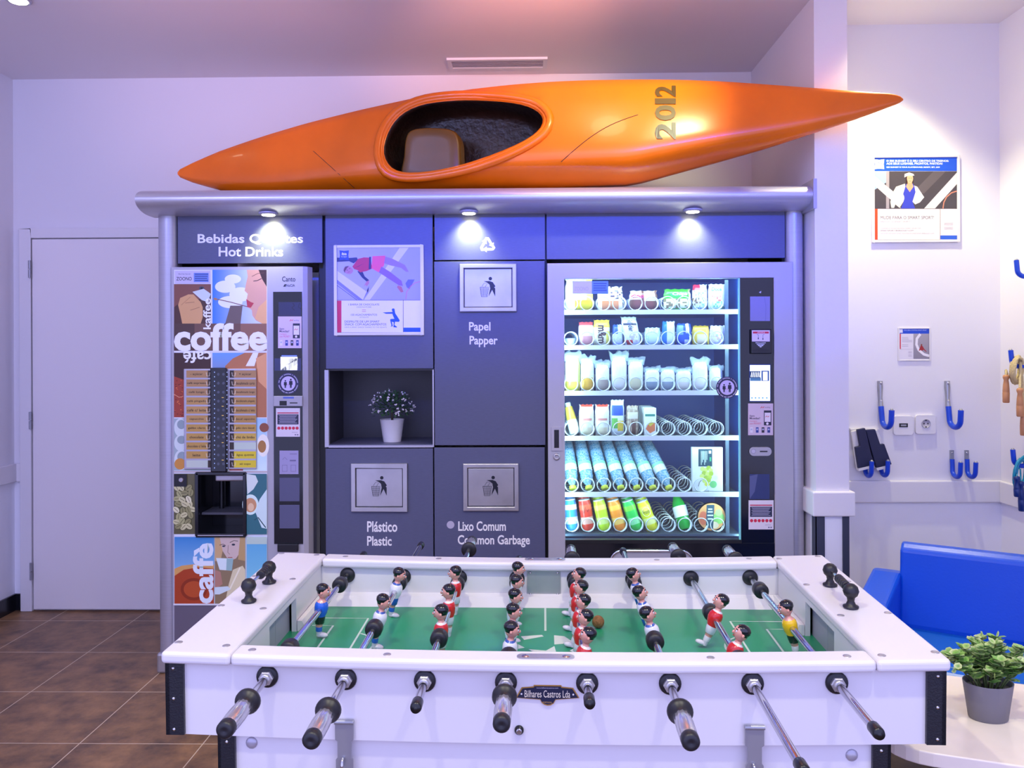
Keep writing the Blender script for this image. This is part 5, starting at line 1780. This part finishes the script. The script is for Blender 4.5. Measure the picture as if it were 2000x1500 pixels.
# box sides
PY = .345
for s_ in (-1, 1):
    y0, y1 = sorted((s_ * (PY - .025), s_ * PY))
    fbuild(nbox(MB(), -.745, .745, y0, y1, -.168, -.024), 'side_panel', TWHITE)
    x0, x1 = sorted((s_ * .725, s_ * .745))
    fbuild(MB().box(x0, x1, -PY + .025, PY - .025, -.168, -.024), 'end_panel', TWHITE)
    # inner end wall with the goal mouth
    b = MB()
    xa_, xb_ = sorted((s_ * (IX + .004), s_ * (IX + .016)))
    b.box(xa_, xb_, -IY - .012, -.115, -.13, -.022).box(xa_, xb_, .085, IY + .012, -.13, -.022).box(xa_, xb_, -.115, .085, -.036, -.022)
    fbuild(b, 'end_wall', TWHITE)
    xa_, xb_ = sorted((s_ * (IX + .024), s_ * (IX + .03)))
    b = MB().box(xa_, xb_, -.125, -.016, -.13, -.03).box(xa_, xb_, -.0145, .095, -.13, -.03)
    b.box(min(s_ * (IX + .016), s_ * (IX + .024)), max(s_ * (IX + .016), s_ * (IX + .024)), -.125, .095, -.135, -.125)
    fbuild(b, 'goal_pocket', mat('goal_shade', '#a7a5b6', .4))  # grey colour puts the recess shade into the goal plates
    # sloped ledge along the pitch
    y0, y1 = sorted((s_ * .275, s_ * (PY - .025)))
    fbuild(MB().prism([(s_ * .272, -.124), (s_ * (PY - .025), -.124), (s_ * (PY - .025), -.1), (s_ * .3, -.104)], lambda u, v, w: Vector((w, u, v)), -IX, IX), 'ledge', TWHITE, warp=False)
    xa_, xb_ = s_ * (IX + .003), s_ * (IX - .022)
    for ya, yb in ((-IY - .01, -.118), (.088, IY + .01)):
        fbuild(MB().prism([(xa_, -.124), (xb_, -.124), (xa_ - s_ * .012, -.098), (xa_, -.098)], lambda u, v, w: Vector((u, w, v)), ya, yb), 'ledge', TWHITE, warp=False)
fbuild(MB().box(-.72, .72, -PY + .025, PY - .025, -.14, -.124), 'pitch', FIELD, warp=False)
LC = '#c9dcd0'
w_ = .0052
def LL(*p):
    A = Art(lambda u, v, h: Vector((u, -v, -.124 + h)), step=.0001)
    A.line([(x, -y) for x, y in p], w_, LC)
    A.build('pitch_line', PRINT, foo, local=True)
for s_ in (-1, 1):
    LL((s_ * .6, .182), (s_ * .465, .182), (s_ * .465, -.182), (s_ * .6, -.182))
    LL((s_ * .6, .128), (s_ * .543, .128), (s_ * .543, -.128), (s_ * .6, -.128))
    LL(*[(s_ * (.5 - .085 * math.cos(a)), .085 * math.sin(a)) for a in [-1.1 + 2.2 * i / 12 for i in range(13)] if .085 * math.cos(a) > .037])
LL((-.006, .272), (-.006, .104))
LL((-.006, -.104), (-.006, -.272))
# centre mark: white wedges of a ball drawn round the spot
for q in ([(-.066, .066), (-.015, .077), (-.01, .067), (-.057, .043)], [(.015, .075), (.04, .069), (.063, .027), (.015, .016)], [(-.071, .016), (-.055, -.005), (-.07, -.013)], [(-.046, -.014), (-.005, -.022), (.015, .006), (.019, -.034), (-.03, -.038)], [(.05, -.02), (.066, 0), (.064, -.04)], [(-.06, -.05), (-.02, -.07), (-.03, -.085)], [(.02, -.075), (.05, -.06), (.04, -.085)]):
    A = Art(lambda u, v, h: Vector((u, -v, -.124 + h)), step=.0001)
    A.poly([(x, -y) for x, y in q], '#d3ded4')
    A.build('centre_mark', PRINT, foo, local=True)
# rail screws
b0 = MB().lathe([(.0001, .0012), (.005, .0012), (.0075, .0006), (.008, 0)], n=14)
sc0 = None
for x, y in [(-.743, -.31), (-.643, -.318), (-.743, -.09), (-.643, -.1), (-.743, .132), (-.643, .12), (-.743, .345), (-.643, .342), (.743, -.325), (.638, -.335), (.743, -.105), (.638, -.115), (.738, .12), (.632, .102), (.738, .344), (.63, .33), (-.585, -.334), (-.316, -.338), (.312, -.338), (.572, -.336), (-.56, .335), (-.3, .335), (.3, .335), (.55, .335)]:
    if sc0 is None:
        sc0 = b0.build('rail_screw', STEEL, foo, local=True)
        o = sc0
    else:
        o = sc0.copy()
        col.objects.link(o)
        o.parent = foo
    o.location = (x, y, sag(x) + .0002)
# join plates on the long rails
for y in (-.338, .338):
    b = MB()
    b.prism(rrect(-.062, y - .012, .05, y + .012, .0118, 6), lambda u, v, w: Vector((u, v, w + sag(0))), 0, .002)
    jp = b.build('joining_plate', STEEL, foo, local=True)
    for x in (-.045, .034):
        MB().lathe([(.0001, .0034), (.005, .0032), (.008, .002)], (x, y, sag(0)), n=14).build('screw', CHROME, jp, local=True)
# plate on the far inner wall
pl_ = MB().box(-.055, .036, PY - .028, PY - .0252, -.11, -.034).build('steel_plate', STEEL, foo, local=True)
for x in (-.047, .028):
    for z in (-.102, -.042):
        MB().lathe([(.004, 0), (.003, .002), (.0001, .003)], (x, PY - .028, z), (0, -1, 0), 10).build('rivet', CHROME, pl_, local=True)
# corner strips
for sx__ in (-1, 1):
    for sy__ in (-1, 1):
        b = MB()
        xo, yo = sx__ * .752, sy__ * (PY + .007)
        b.box(min(xo, xo - sx__ * .036), max(xo, xo - sx__ * .036), min(yo, yo - sy__ * .008), max(yo, yo - sy__ * .008), -.168, -.026)
        b.box(min(xo, xo - sx__ * .008), max(xo, xo - sx__ * .008), min(yo, yo - sy__ * .04), max(yo, yo - sy__ * .04), -.168, -.026)
        cs = b.build('corner_strip', CORNER, foo, local=True)
        if sy__ < 0:
            for z in (-.036, -.096, -.157):
                MB().lathe([(.0035, 0), (.003, .0018), (.0001, .0028)], (xo - sx__ * .016, yo, z), (0, -1, 0), 10).build('rivet', CHROME, cs, local=True)
# lower body and legs
fbuild(MB().box(-.648, .648, -.335, .335, -.56, -.169), 'lower_body', TWHITE)
for sx__ in (-1, 1):
    for sy__ in (-1, 1):
        b = MB()
        xo, yo = sx__ * .653, sy__ * .343
        b.box(min(xo, xo - sx__ * .034), max(xo, xo - sx__ * .034), min(yo, yo - sy__ * .008), max(yo, yo - sy__ * .008), -.56, -.172)
        b.box(min(xo, xo - sx__ * .006), max(xo, xo - sx__ * .006), min(yo, yo - sy__ * .034), max(yo, yo - sy__ * .034), -.56, -.172)
        cs = b.build('corner_strip', CORNER, foo, local=True)
        MB().lathe([(.0035, 0), (.003, .0018), (.0001, .0028)], (xo - sx__ * .018, yo, -.185), (0, -1, 0), 10).build('rivet', CHROME, cs, local=True)
        x_, y_ = sx__ * .59, sy__ * .28
        MB().lathe([(.028, -.868 - .28 * sy__ * .02526), (.034, -.84), (.045, -.56)], (x_, y_, 0), n=18).build('leg', BLACK, foo, local=True)
for x, z in ((-.588, -.19), (.582, -.198)):
    MB().ball((x, -.335, z), .012, 16, sy=.45).build('dome_bolt', SILVER, foo, local=True)
# lock
lk = MB().lathe([(.009, 0), (.009, .004), (.007, .006)], (-.058, -PY, -.14 + sag(0)), (0, -1, 0), 18).build('lock', BLACK, foo, local=True)
MB().lathe([(.0055, .004), (.0055, .009), (.004, .0095)], (-.058, -PY, -.14 + sag(0)), (0, -1, 0), 14).build('lock_barrel', CHROME, lk, local=True)
# hasps
for x in (-.399, .393):
    zs = sag(x)
    b = MB()
    yp_ = -PY - .004
    b.prism([(x - .018, -.132 + zs), (x + .018, -.132 + zs), (x + .018, -.165 + zs), (x + .0135, -.168 + zs), (x + .0135, -.2 + zs), (x + .017, -.204 + zs), (x + .017, -.24 + zs), (x - .017, -.24 + zs), (x - .017, -.204 + zs), (x - .0135, -.2 + zs), (x - .0135, -.168 + zs), (x - .018, -.165 + zs)], lambda u, v, w: Vector((u, w, v)), yp_ - .003, yp_)
    hp = b.build('hasp', ZINC, foo, local=True)
    MB().cyl((x - .019, yp_ - .002, -.13 + zs), (x + .019, yp_ - .002, -.13 + zs), .0048, 12).build('hinge_pin', ZINC, hp, local=True)
    MB().tube([Vector((x - .003 + .001 * math.sin(a), yp_ - .003 - .012 * math.sin(a), -.212 + zs - .012 * math.cos(a))) for a in [PI * i / 10 for i in range(11)]], .0032, 8).build('staple', CHROME, hp, local=True)
# maker's plate
zs = sag(0) - .002
yp_ = -PY - .0005
out = [(-.064, -.086), (-.0525, -.066), (-.03, -.064), (-.029, -.061), (.024, -.061), (.025, -.064), (.047, -.066), (.0585, -.085), (.013, -.089), (.009, -.0965), (.003, -.1), (-.003, -.1005), (-.009, -.099), (-.014, -.095), (-.017, -.089)]
b = MB()
b.prism([(x, z + zs + .0115) for x, z in out], lambda u, v, w: Vector((u, w, v)), yp_ - .002, yp_)
mp = b.build('maker_plate', GOLD, foo, local=True)
b = MB()
A = Art(lambda u, v, h: Vector((u, yp_ - .002 - h, v + zs + .0115)), step=.0001)
ctr_ = (-.003, -.078)
A.poly([(ctr_[0] + (x - ctr_[0]) * .965, ctr_[1] + (z - ctr_[1]) * .9) for x, z in out], '#10173a')
def PT(t, x0, zb_, x1, zt_, c, bold=0.0):
    A.text(t, x0, -zt_, x1, -zb_, c, bold=bold)
A.fn = lambda u, v, h: Vector((u, yp_ - .002 - h, -v + zs + .0115))
PT('Bilhares Castros Lda', -.047, -.0845, .041, -.0705, '#f0e4d0')
PT('www.bilharescastros.com', -.024, -.067, .018, -.0645, '#c9c4d8')
PT('PORTUGAL', -.012, -.0955, .006, -.0925, '#c9a060')
A.ell(-.053, .078, .0018, .0018, '#e8e4ea', n=12).ell(.047, .078, .0018, .0018, '#e8e4ea', n=12)
A.build('plate_lettering', PRINT, mp, local=True, label='gold lettering Bilhares Castros Lda')
# score counters on the end rails
for pts in (((-.69, -.06), (-.69, .082)), ((.684, .088), (.676, -.07))):
    (xa_, ya), (xb_, yb) = pts
    so_ = None
    for x, y in pts:
        o_ = MB().lathe([(.017, 0), (.017, .003), (.011, .006), (.0075, .014), (.009, .022), (.0145, .027), (.0175, .036), (.0145, .046), (.008, .0515), (.001, .053)], (x, y, 0), n=20).build('score_counter' if so_ is None else 'counter_post', RUBBER, so_ or foo, local=True)
        so_ = so_ or o_
    MB().cyl((xa_, ya, .037), (xb_, yb, .037), .0035, 10).build('counter_rod', CHROME, so_, local=True)
    t0, t1 = (.55, .95) if xa_ < 0 else (.42, .82)
    for k in range(5):
        u0, u1 = t0 + (t1 - t0) * k / 5, t0 + (t1 - t0) * (k + .93) / 5
        p, q = Vector((xa_, ya, .037)).lerp(Vector((xb_, yb, .037)), u0), Vector((xa_, ya, .037)).lerp(Vector((xb_, yb, .037)), u1)
        MB().lathe([(.0085, 0), (.0105, .001), (.0105, (q - p).length - .001), (.0085, (q - p).length)], p, q - p, 16).build('counter_bead', RUBBER, so_, local=True)

# ---- players
SKIN, HAIR = '#e2a090', '#0c0d14'
def figure(shirt, trim, shorts, sock, boot, name):
    b = MB()
    n = 16
    secs = [(-.0655, .003, .0075, .0085, boot), (-.056, .001, .0068, .0085, boot), (-.054, .001, .0078, .0095, sock), (-.044, 0, .0082, .0105, sock), (-.0425, 0, .0078, .0105, SKIN), (-.036, 0, .0092, .0115, SKIN), (-.0345, 0, .0115, .0135, shorts), (-.02, 0, .0128, .0148, shorts), (-.0165, 0, .0122, .0145, shirt), (-.008, .0005, .0155, .0165, shirt), (.004, .001, .017, .0185, shirt), (.013, .0005, .0158, .0185, shirt), (.019, 0, .0115, .015, trim), (.0225, .0005, .0075, .0095, SKIN), (.027, .001, .0068, .0075, SKIN), (.0285, .0012, .0072, .0078, SKIN)]
    rs = [[Vector((cx + rx * math.cos(2 * PI * i / n), ry * math.sin(2 * PI * i / n), z)) for i in range(n)] for z, cx, rx, ry, c in secs]
    b.rings(rs, 0, True, True, [lin(s_[4]) for s_ in secs[:-1]] + [lin(SKIN)])
    # boot toe
    b.ball((.011, 0, -.063), .0095, 12, c=lin(boot), sx=1.45, sy=.95, sz=.62)
    # head with hair: colour by direction
    k = 12
    vs, fs, cs = [], [], []
    for j in range(k + 1):
        t = -PI / 2 + PI * j / k
        for i in range(n):
            a = 2 * PI * i / n
            x, y, z = math.cos(t) * math.cos(a), math.cos(t) * math.sin(a), math.sin(t)
            jaw = 1 - .12 * max(0, -z)
            vs.append(Vector((.0015 + .0138 * x * jaw, .0118 * y * jaw, .0415 + .0158 * z)))
    for j in range(k):
        for i in range(n):
            fs.append((j * n + i, j * n + (i + 1) % n, (j + 1) * n + (i + 1) % n, (j + 1) * n + i))
            t, a = -PI / 2 + PI * (j + .5) / k, 2 * PI * (i + .5) / n
            x, z = math.cos(t) * math.cos(a), math.sin(t)
            hair = z > .42 + .25 * max(0, x) or (x < -.12 and z > -.3) or (x < .12 and z > .1)
            cs.append(lin(HAIR if hair else SKIN))
    b.add(vs, fs, 0, True, cs)
    # hair cap, nose, ears, eyes, brows, mouth
    b.ball((-.0012, 0, .0465), .0138, 14, c=lin(HAIR), sx=1.0, sy=.93, sz=.82)
    b.ball((.0155, 0, .039), .0026, 8, c=lin(SKIN), sz=1.2)
    for s_ in (-1, 1):
        b.ball((.0, s_ * .0118, .0395), .0026, 8, c=lin(SKIN), sz=1.3)
        b.ball((.0122, s_ * .0052, .0432), .0024, 8, c=lin('#f2ecec'))
        b.ball((.0139, s_ * .0053, .0432), .0012, 6, c=lin(HAIR))
        b.ball((.0127, s_ * .0055, .0468), .0022, 8, c=lin(HAIR), sy=1.6, sz=.45)
    b.ball((.0132, 0, .0332), .002, 8, c=lin('#a8443c'), sy=1.6, sz=.5)
    # the head is a little large for the body, as on the real figures
    for q_ in range(len(rs) * 0 + 16 * 16, len(b.v)):
        p = b.v[q_]
        if p.z > .024:
            b.v[q_] = Vector((p.x * 1.16, p.y * 1.16, .025 + (p.z - .025) * 1.16))
    return b


TEAMS = {'blue': ('#1f5fd0', '#e4a090', '#15161c', '#2f62c8', '#d8d6de'), 'white': ('#e6e6ee', '#3a5cb0', '#2458b8', '#2c62c8', '#d8d6de'), 'red': ('#cf1f22', '#e9e4e6', '#e6e4ea', '#e6e4ea', '#d4d4dc'), 'yellow': ('#eec112', '#e4a090', '#14141a', '#e6e4ea', '#c9ccd6')}
LBL = {'blue': 'goalkeeper figure in blue shirt and black shorts', 'white': 'player figure in white shirt and blue shorts', 'red': 'player figure in red shirt and white shorts', 'yellow': 'goalkeeper figure in yellow shirt and black shorts'}
# x, team, direction, lean (rad), player ys, bumper ys, front end, back end, handle side
RODS = [(-.551, 'blue', 1, .12, [.045], [-.205, .235], -.45, .53, -1, -.563),
        (-.396, 'white', 1, .22, [.196, -.018], [-.075, .262], -.47, .657, -1, -.588),
        (-.241, 'red', -1, 0, [.217, .063, -.084], [-.125, .262], -.463, .6, 1, .715),
        (-.083, 'white', 1, .1, [.262, .149, .036, -.07, -.184], [-.226, .285], -.4, .515, -1, -.517),
        (.074, 'red', -1, -.22, [.215, .109, .002, -.104, -.212], [-.255, .28], -.436, .53, 1, .62),
        (.233, 'white', 1, -.26, [.214, .066, -.083], [-.128, .285], -.47, .607, -1, -.572),
        (.39, 'red', -1, -.36, [.005, -.196], [.05, -.24], -.665, .535, 1, .64),
        (.549, 'yellow', -1, .22, [-.05], [.212], -.548, .49, 1, .6)]
ZR = -.047
fig_me = {}
for xi, team, sd, lean, ys, bump, e0, e1, hs, hend in RODS:
    zs = ZR + sag(xi)
    ya, yb = (hend + .02, e1) if hs < 0 else (e0, hend - .02)
    rod = MB().cyl((xi, ya, zs), (xi, yb, zs), .0078, 16).build('rod', CHROME, foo, local=True)
    for y in ys:
        if team not in fig_me:
            p = figure(*TEAMS[team], team).build('player_figure', PAINTED, rod, local=True, label=LBL[team])
            fig_me[team] = p
        else:
            p = fig_me[team].copy()
            col.objects.link(p)
            p.parent = rod
        p.location = (xi, y, zs)
        p.rotation_euler = (0, lean, 0 if sd > 0 else PI)
        if sd < 0:
            p.rotation_euler = (0, -lean * -1, PI)
    for y in bump:
        MB().lathe([(.011, -.017), (.0175, -.0155), (.0195, -.01), (.0195, .01), (.0175, .0155), (.011, .017)], (xi, y, zs), (0, 1, 0), 22).build('bumper', RUBBER, rod, local=True)
    # bare end cap
    ye = e1 if hs < 0 else e0
    sg = 1 if hs < 0 else -1
    MB().lathe([(.0092, -.03), (.0105, -.027), (.0108, -.004), (.009, .002), (.004, .0015), (.0035, .0035), (.001, .004)], (xi, ye, zs), (0, sg, 0), 18).build('end_cap', BLACK, rod, local=True)
    # handle: collar, ribbed grip, cap
    g = hs
    L = .112
    y0 = hend - g * L
    hd = MB().lathe([(.0085, -.004), (.021, -.004), (.0235, 0), (.0235, .006), (.021, .01), (.015, .015), (.015, .026)], (xi, y0, zs), (0, g, 0), 24).build('handle_collar', RUBBER, rod, local=True)
    MB().lathe([(.014, .022), (.0152, .026), (.0165, .055), (.016, .092), (.015, .098)], (xi, y0, zs), (0, g, 0), 24, rib=-.1).build('handle_grip', GRIP, rod, local=True)
    MB().lathe([(.0145, .096), (.0158, .099), (.0155, .112), (.012, .117), (.006, .1165), (.001, .115)], (xi, y0, zs), (0, g, 0), 22).build('handle_cap', RUBBER, rod, local=True)
    # bearings in both long sides
    for s_ in (-1, 1):
        MB().lathe([(.0085, -.008), (.02, -.006), (.021, -.002), (.021, 0)], (xi, s_ * (PY - .025), zs), (0, s_, 0), 26).build('bearing', RUBBER, foo, local=True)
        be = MB().lathe([(.0215, 0), (.0215, .003), (.0195, .006), (.0085, .006)], (xi, s_ * PY, zs), (0, s_, 0), 26).build('bearing', RUBBER, foo, local=True)
        b = MB().lathe([(.0145, .006), (.0145, .012), (.0125, .014)], (xi, s_ * PY, zs), (0, s_, 0), 6, smooth=False)
        b.lathe([(.011, .012), (.011, .02), (.0085, .021)], (xi, s_ * PY, zs), (0, s_, 0), 18)
        b.build('bearing_nut', STEEL, be, local=True)

# ball
bp = TO + TR @ Vector((.126, .128, -.124 + .0155))
bl = MB().ball(bp, .0155, 24).build('foosball', CORK)
tag(bl, 'small brown cork ball lying on the green foosball pitch', 'ball')
# ------------------------------------------------------------------ wall hooks, sockets, ropes
def hook_large(px, py, label):
    p = onY(px, py, YA)
    t = thing('wall_hook', label, 'wall hook', (p.x, YA, p.z - .2), group='blue-tipped wall hooks')
    x, z = p.x, p.z
    b = MB()
    b.tube([Vector((x, YA - .004, z + .01)), Vector((x, YA - .005, z - .02)), Vector((x, YA - .008, z - .07)), Vector((x, YA - .012, z - .1)), Vector((x, YA - .016, z - .115))], [.012, .013, .009, .0105, .011], 10)
    b.build('shank', ZINC, t)
    for dz in (0, -.085):
        MB().lathe([(.007, 0), (.006, .003), (.001, .004)], (x, YA - .016, z + dz), (0, -1, 0), 12).build('screw', CHROME, t)
    pth = [Vector((x, YA - .015, z - .11)), Vector((x, YA - .022, z - .15))] + [Vector((x + .002, YA - .07 - .05 * math.sin(a), z - .165 - .038 * math.cos(a))) for a in [-1.25 + 2.7 * i / 10 for i in range(11)]] + [Vector((x + .002, YA - .124, z - .12))]
    MB().tube(pth, .0125, 12).build('vinyl_sleeve', BLUEV, t)
    MB().ball(pth[-1], .0085, 10).build('tip', ZINC, t)


def hook_small(px, py, label, wall='A', shift=0.0):
    if wall == 'A':
        p = onY(px, py, YA)
        o = Vector((p.x, YA, p.z))
        n_ = Vector((0, -1, 0))
    else:
        p = onX(px, py, XR)
        o = Vector((XR, p.y, p.z))
        n_ = Vector((-1, 0, 0))
    t = thing('wall_hook', label, 'wall hook', tuple(o - Vector((0, 0, .11))), group='blue-tipped wall hooks')
    side = n_.cross(Vector((0, 0, 1)))
    b = MB()
    q = o + n_ * .003
    b.prism([(-.009, .012), (.009, .012), (.009, -.035), (-.009, -.035)], lambda u, v, w: q + side * u + Vector((0, 0, v)) + n_ * w, -.002, .004)
    b.build('shank', ZINC, t)
    MB().lathe([(.005, 0), (.004, .003), (.001, .004)], o + n_ * .006, n_, 10).build('screw', CHROME, t)
    pth = [o + n_ * .008 + Vector((0, 0, -.03)), o + n_ * .01 + Vector((0, 0, -.06))] + [o + n_ * (.045 + .036 * math.sin(a)) + Vector((0, 0, -.078 - .03 * math.cos(a))) for a in [-1.3 + 2.75 * i / 10 for i in range(11)]] + [o + n_ * .085 + Vector((0, 0, -.035))]
    MB().tube(pth, .0105, 12).build('vinyl_sleeve', BLUEV, t)
    MB().ball(pth[-1], .0075, 10).build('tip', ZINC, t)
    return o, n_


hook_large(1718, 748, 'large steel hook with blue sleeve, above the double socket plates at left')
hook_large(1849, 748, 'large steel hook with blue sleeve, right of the sockets on the wall')
hook_small(1858, 884, 'small blue-sleeved hook above the armchair, left of the close pair')
hook_small(1887, 884, 'small blue-sleeved hook above the armchair, right of the close pair')
hook_small(1688, 882, 'small blue-sleeved hook under the left navy pad')
hook_small(1719, 881, 'small blue-sleeved hook under the right navy pad')
# hooks on the right wall: their tips reach into the room
def rw_hook(px, py, label):
    """tip seen at px, py"""
    X = XR - .085
    p = onX(px, py, X)
    o = Vector((XR, p.y, p.z + .035))
    t = thing('wall_hook', label, 'wall hook', (XR, o.y, o.z - .11), group='blue-tipped wall hooks')
    n_ = Vector((-1, 0, 0))
    MB().box(XR - .007, XR - .001, o.y - .009, o.y + .009, o.z - .035, o.z + .012).build('shank', ZINC, t)
    pth = [o + n_ * .008 + Vector((0, 0, -.03)), o + n_ * .01 + Vector((0, 0, -.06))] + [o + n_ * (.045 + .036 * math.sin(a)) + Vector((0, 0, -.078 - .03 * math.cos(a))) for a in [-1.3 + 2.75 * i / 10 for i in range(11)]] + [o + n_ * .085 + Vector((0, 0, -.035))]
    MB().tube(pth, .0105, 12).build('vinyl_sleeve', BLUEV, t)
    MB().ball(pth[-1], .0075, 10).build('tip', ZINC, t)
    return o


rw_hook(1985, 508, 'bare blue hook high at the right edge of the picture')
h1 = rw_hook(1974, 684, 'blue hook on the right wall holding the cotton skipping ropes')
h2 = rw_hook(1978, 878, 'blue hook on the right wall holding the teal skipping rope')
# sockets
def plate(px0, py0, px1, py1, name, label, cat):
    X0, X1, Z0, Z1 = rectY(px0, py0, px1, py1, YA)
    t = thing(name, label, cat, ((X0 + X1) / 2, YA, Z0))
    b = MB()
    b.prism(rrect(X0, Z0, X1, Z1, .012, 5), lambda u, v, w: Vector((u, YA - w, v)), 0, .014)
    b.build('face_plate', WHITE, t, bevel=.004)
    return t, (X0 + X1) / 2, (Z0 + Z1) / 2, Z1 - Z0
t, x, z, hh = plate(1743, 812, 1781, 849, 'usb_socket', 'white wall plate with a small dark rectangular port', 'socket')
MB().box(x - .02, x + .02, YA - .0155, YA - .0135, z - .008, z + .01).build('port', BLACK, t)
MB().box(x - .013, x + .013, YA - .016, YA - .0155, z - .003, z + .005).build('port_tongue', ZINC, t)
t, x, z, hh = plate(1786, 810, 1825, 847, 'power_socket', 'white round two-pin power socket on the wall between the large hooks', 'socket')
b = MB().lathe([(.021, 0), (.0215, .003), (.019, .003), (.0185, .0006), (.001, .0006)], (x, YA - .0142, z + .004), (0, -1, 0), 26)
b.build('socket_ring', mat('socket_grey', '#b9b6c2', .4), t)
b = MB()
for dx in (-.009, .009):
    b.cyl((x + dx, YA - .0156, z + .004), (x + dx, YA - .0148, z + .004), .0032, 10)
b.box(x - .003, x + .003, YA - .0168, YA - .0148, z + .017, z + .022).box(x - .003, x + .003, YA - .0168, YA - .0148, z - .014, z - .009)
b.build('contacts', BLACK, t)
# navy padded blocks resting in the hooks
def pad(pts, notch, label, Y, group):
    """pts: corner pixels TL, TR, BR, BL of the navy face; the white backing shows at the notch and the foot"""
    P_ = [onY(x, y, Y) for x, y in pts]
    t = thing('foam_pad', label, 'foam pad', tuple((P_[2] + P_[3]) / 2), group=group)
    TL, TR_, BR, BL = P_
    def q(u, v, w):
        a = TL.lerp(TR_, u)
        b_ = BL.lerp(BR, u)
        return a.lerp(b_, v) + Vector((0, w, 0))
    # ridge profile: a trough along the length
    out = [(0, .0), (1, 0), (1, 1), (0, 1)]
    n0 = notch
    if n0 == 'L':
        out = [(.36, 0), (1, 0), (1, 1), (0, 1), (0, .44), (.36, .44)]
    else:
        out = [(0, 0), (.72, 0), (.72, .42), (1, .42), (1, 1), (0, 1)]
    MB().prism(out, lambda u, v, w: q(u, v, w), -.0, .02).build('foam', NAVYV, t, bevel=.003)
    MB().prism([(0, .03), (1, .03), (1, 1.07), (0, 1.07)], lambda u, v, w: q(u, v, w), .02, .034).build('backing', WHITE, t, bevel=.003)
    MB().prism([(0, 1.0), (1, 1.0), (1, 1.07), (0, 1.07)], lambda u, v, w: q(u, v, w), 0, .02).build('foot_strip', WHITE, t)
    return t


pad([(1666, 841), (1690, 836), (1707, 908), (1677, 915)], 'L', 'navy pad with white backing, left of the two leaning in wall hooks', YA - .055, 'navy pads in the hooks')
pad([(1691, 840), (1717, 838), (1742, 907), (1712, 914)], 'R', 'navy pad with white backing, right of the two leaning in wall hooks', YA - .05, 'navy pads in the hooks')
sh = onY(1690, 838, YA)
s0, s1 = onY(1660, 843, YA - .01).x, onY(1717, 838, YA - .01).x
tag(MB().box(s0, s1, YA - .018, YA, sh.z - .004, sh.z + .004).build('holder_ledge', WHITE), 'thin white ledge on the wall behind the tops of the navy pads', 'ledge')


# skipping ropes
def rope_coil(center, rad, n, r, m, name, parent, ax=Vector((0, 1, 0)), seed=1, sq=.75):
    rr = random.Random(seed)
    for i in range(n):
        ph, k, off = rr.uniform(0, 6), rr.uniform(.85, 1.1), rr.uniform(-.02, .02)
        pts = []
        for j in range(22):
            a = 2 * PI * j / 22
            pts.append(center + Vector((rad * sq * k * math.cos(a) * .7, off + rad * .5 * math.cos(a + .4) * sq, rad * k * math.sin(a) - rad * .9 + .004 * math.sin(5 * a + ph))))
        MB().tube(pts, r, 7, closed=True).build(name, m, parent)


def handle(p, d, L, m, name, parent):
    MB().lathe([(.008, 0), (.013, .004), (.014, .012), (.0095, .024), (.0125, .045), (.0145, L * .6), (.0138, L * .62), (.0148, L * .64), (.0142, L - .004), (.012, L)], p, d, 18).build(name, m, parent)


c1 = h1 + Vector((-.06, 0, -.085))
rp = thing('skipping_rope', 'coiled pale cotton skipping rope with a wooden handle, nearest the wall corner', 'skipping rope', tuple(c1 + Vector((0, 0, -.1))), group='skipping ropes on hooks')
rope_coil(c1 + Vector((0, 0, .012)), .055, 6, .0055, ROPE, 'cord', rp, seed=3)
X = XR - .1
p = onX(1965, 732, X)
MB().tube([c1 + Vector((-.03, .02, -.06)), p + Vector((0, 0, .02)), p], .0055, 7).build('cord', ROPE, rp)
handle(p, Vector((-.004, 0, -1)), .125, WOOD, 'handle', rp)
rp2 = thing('skipping_rope', 'cotton skipping rope with paired wooden handles hanging at the picture edge', 'skipping rope', tuple(c1 + Vector((.01, -.03, -.2))), group='skipping ropes on hooks')
for (hx, hy), xo in (((1992, 758), .08), ((1999, 795), .06)):
    p = onX(hx, hy, XR - xo)
    MB().tube([h1 + Vector((-.05, -.012, -.09)), (p + c1) / 2 + Vector((.01, 0, .02)), p], .0055, 7).build('cord', ROPE, rp2)
    handle(p, Vector((0, 0, -1)), .125, WOOD, 'handle', rp2)
c2 = h2 + Vector((-.055, 0, -.09))
rp3 = thing('skipping_rope', 'coiled teal cord skipping rope with dark blue handles on the lower right hook', 'skipping rope', tuple(c2 + Vector((0, 0, -.12))), group='skipping ropes on hooks')
rope_coil(c2 + Vector((0, 0, .014)), .075, 6, .0035, TEAL, 'cord', rp3, seed=8, sq=.9)
for (hx, hy), xo, d in (((1986, 930), .1, Vector((.02, 0, -1))), ((1994, 940), .085, Vector((.03, 0, -1)))):
    p = onX(hx, hy, XR - xo)
    MB().tube([c2 + Vector((-.02, 0, -.01)), (p + c2) / 2 + Vector((0, 0, .01)), p], .0035, 7).build('cord', TEAL, rp3)
    handle(p, d, .13 if xo < .09 else .09, DKBLUE, 'handle', rp3)
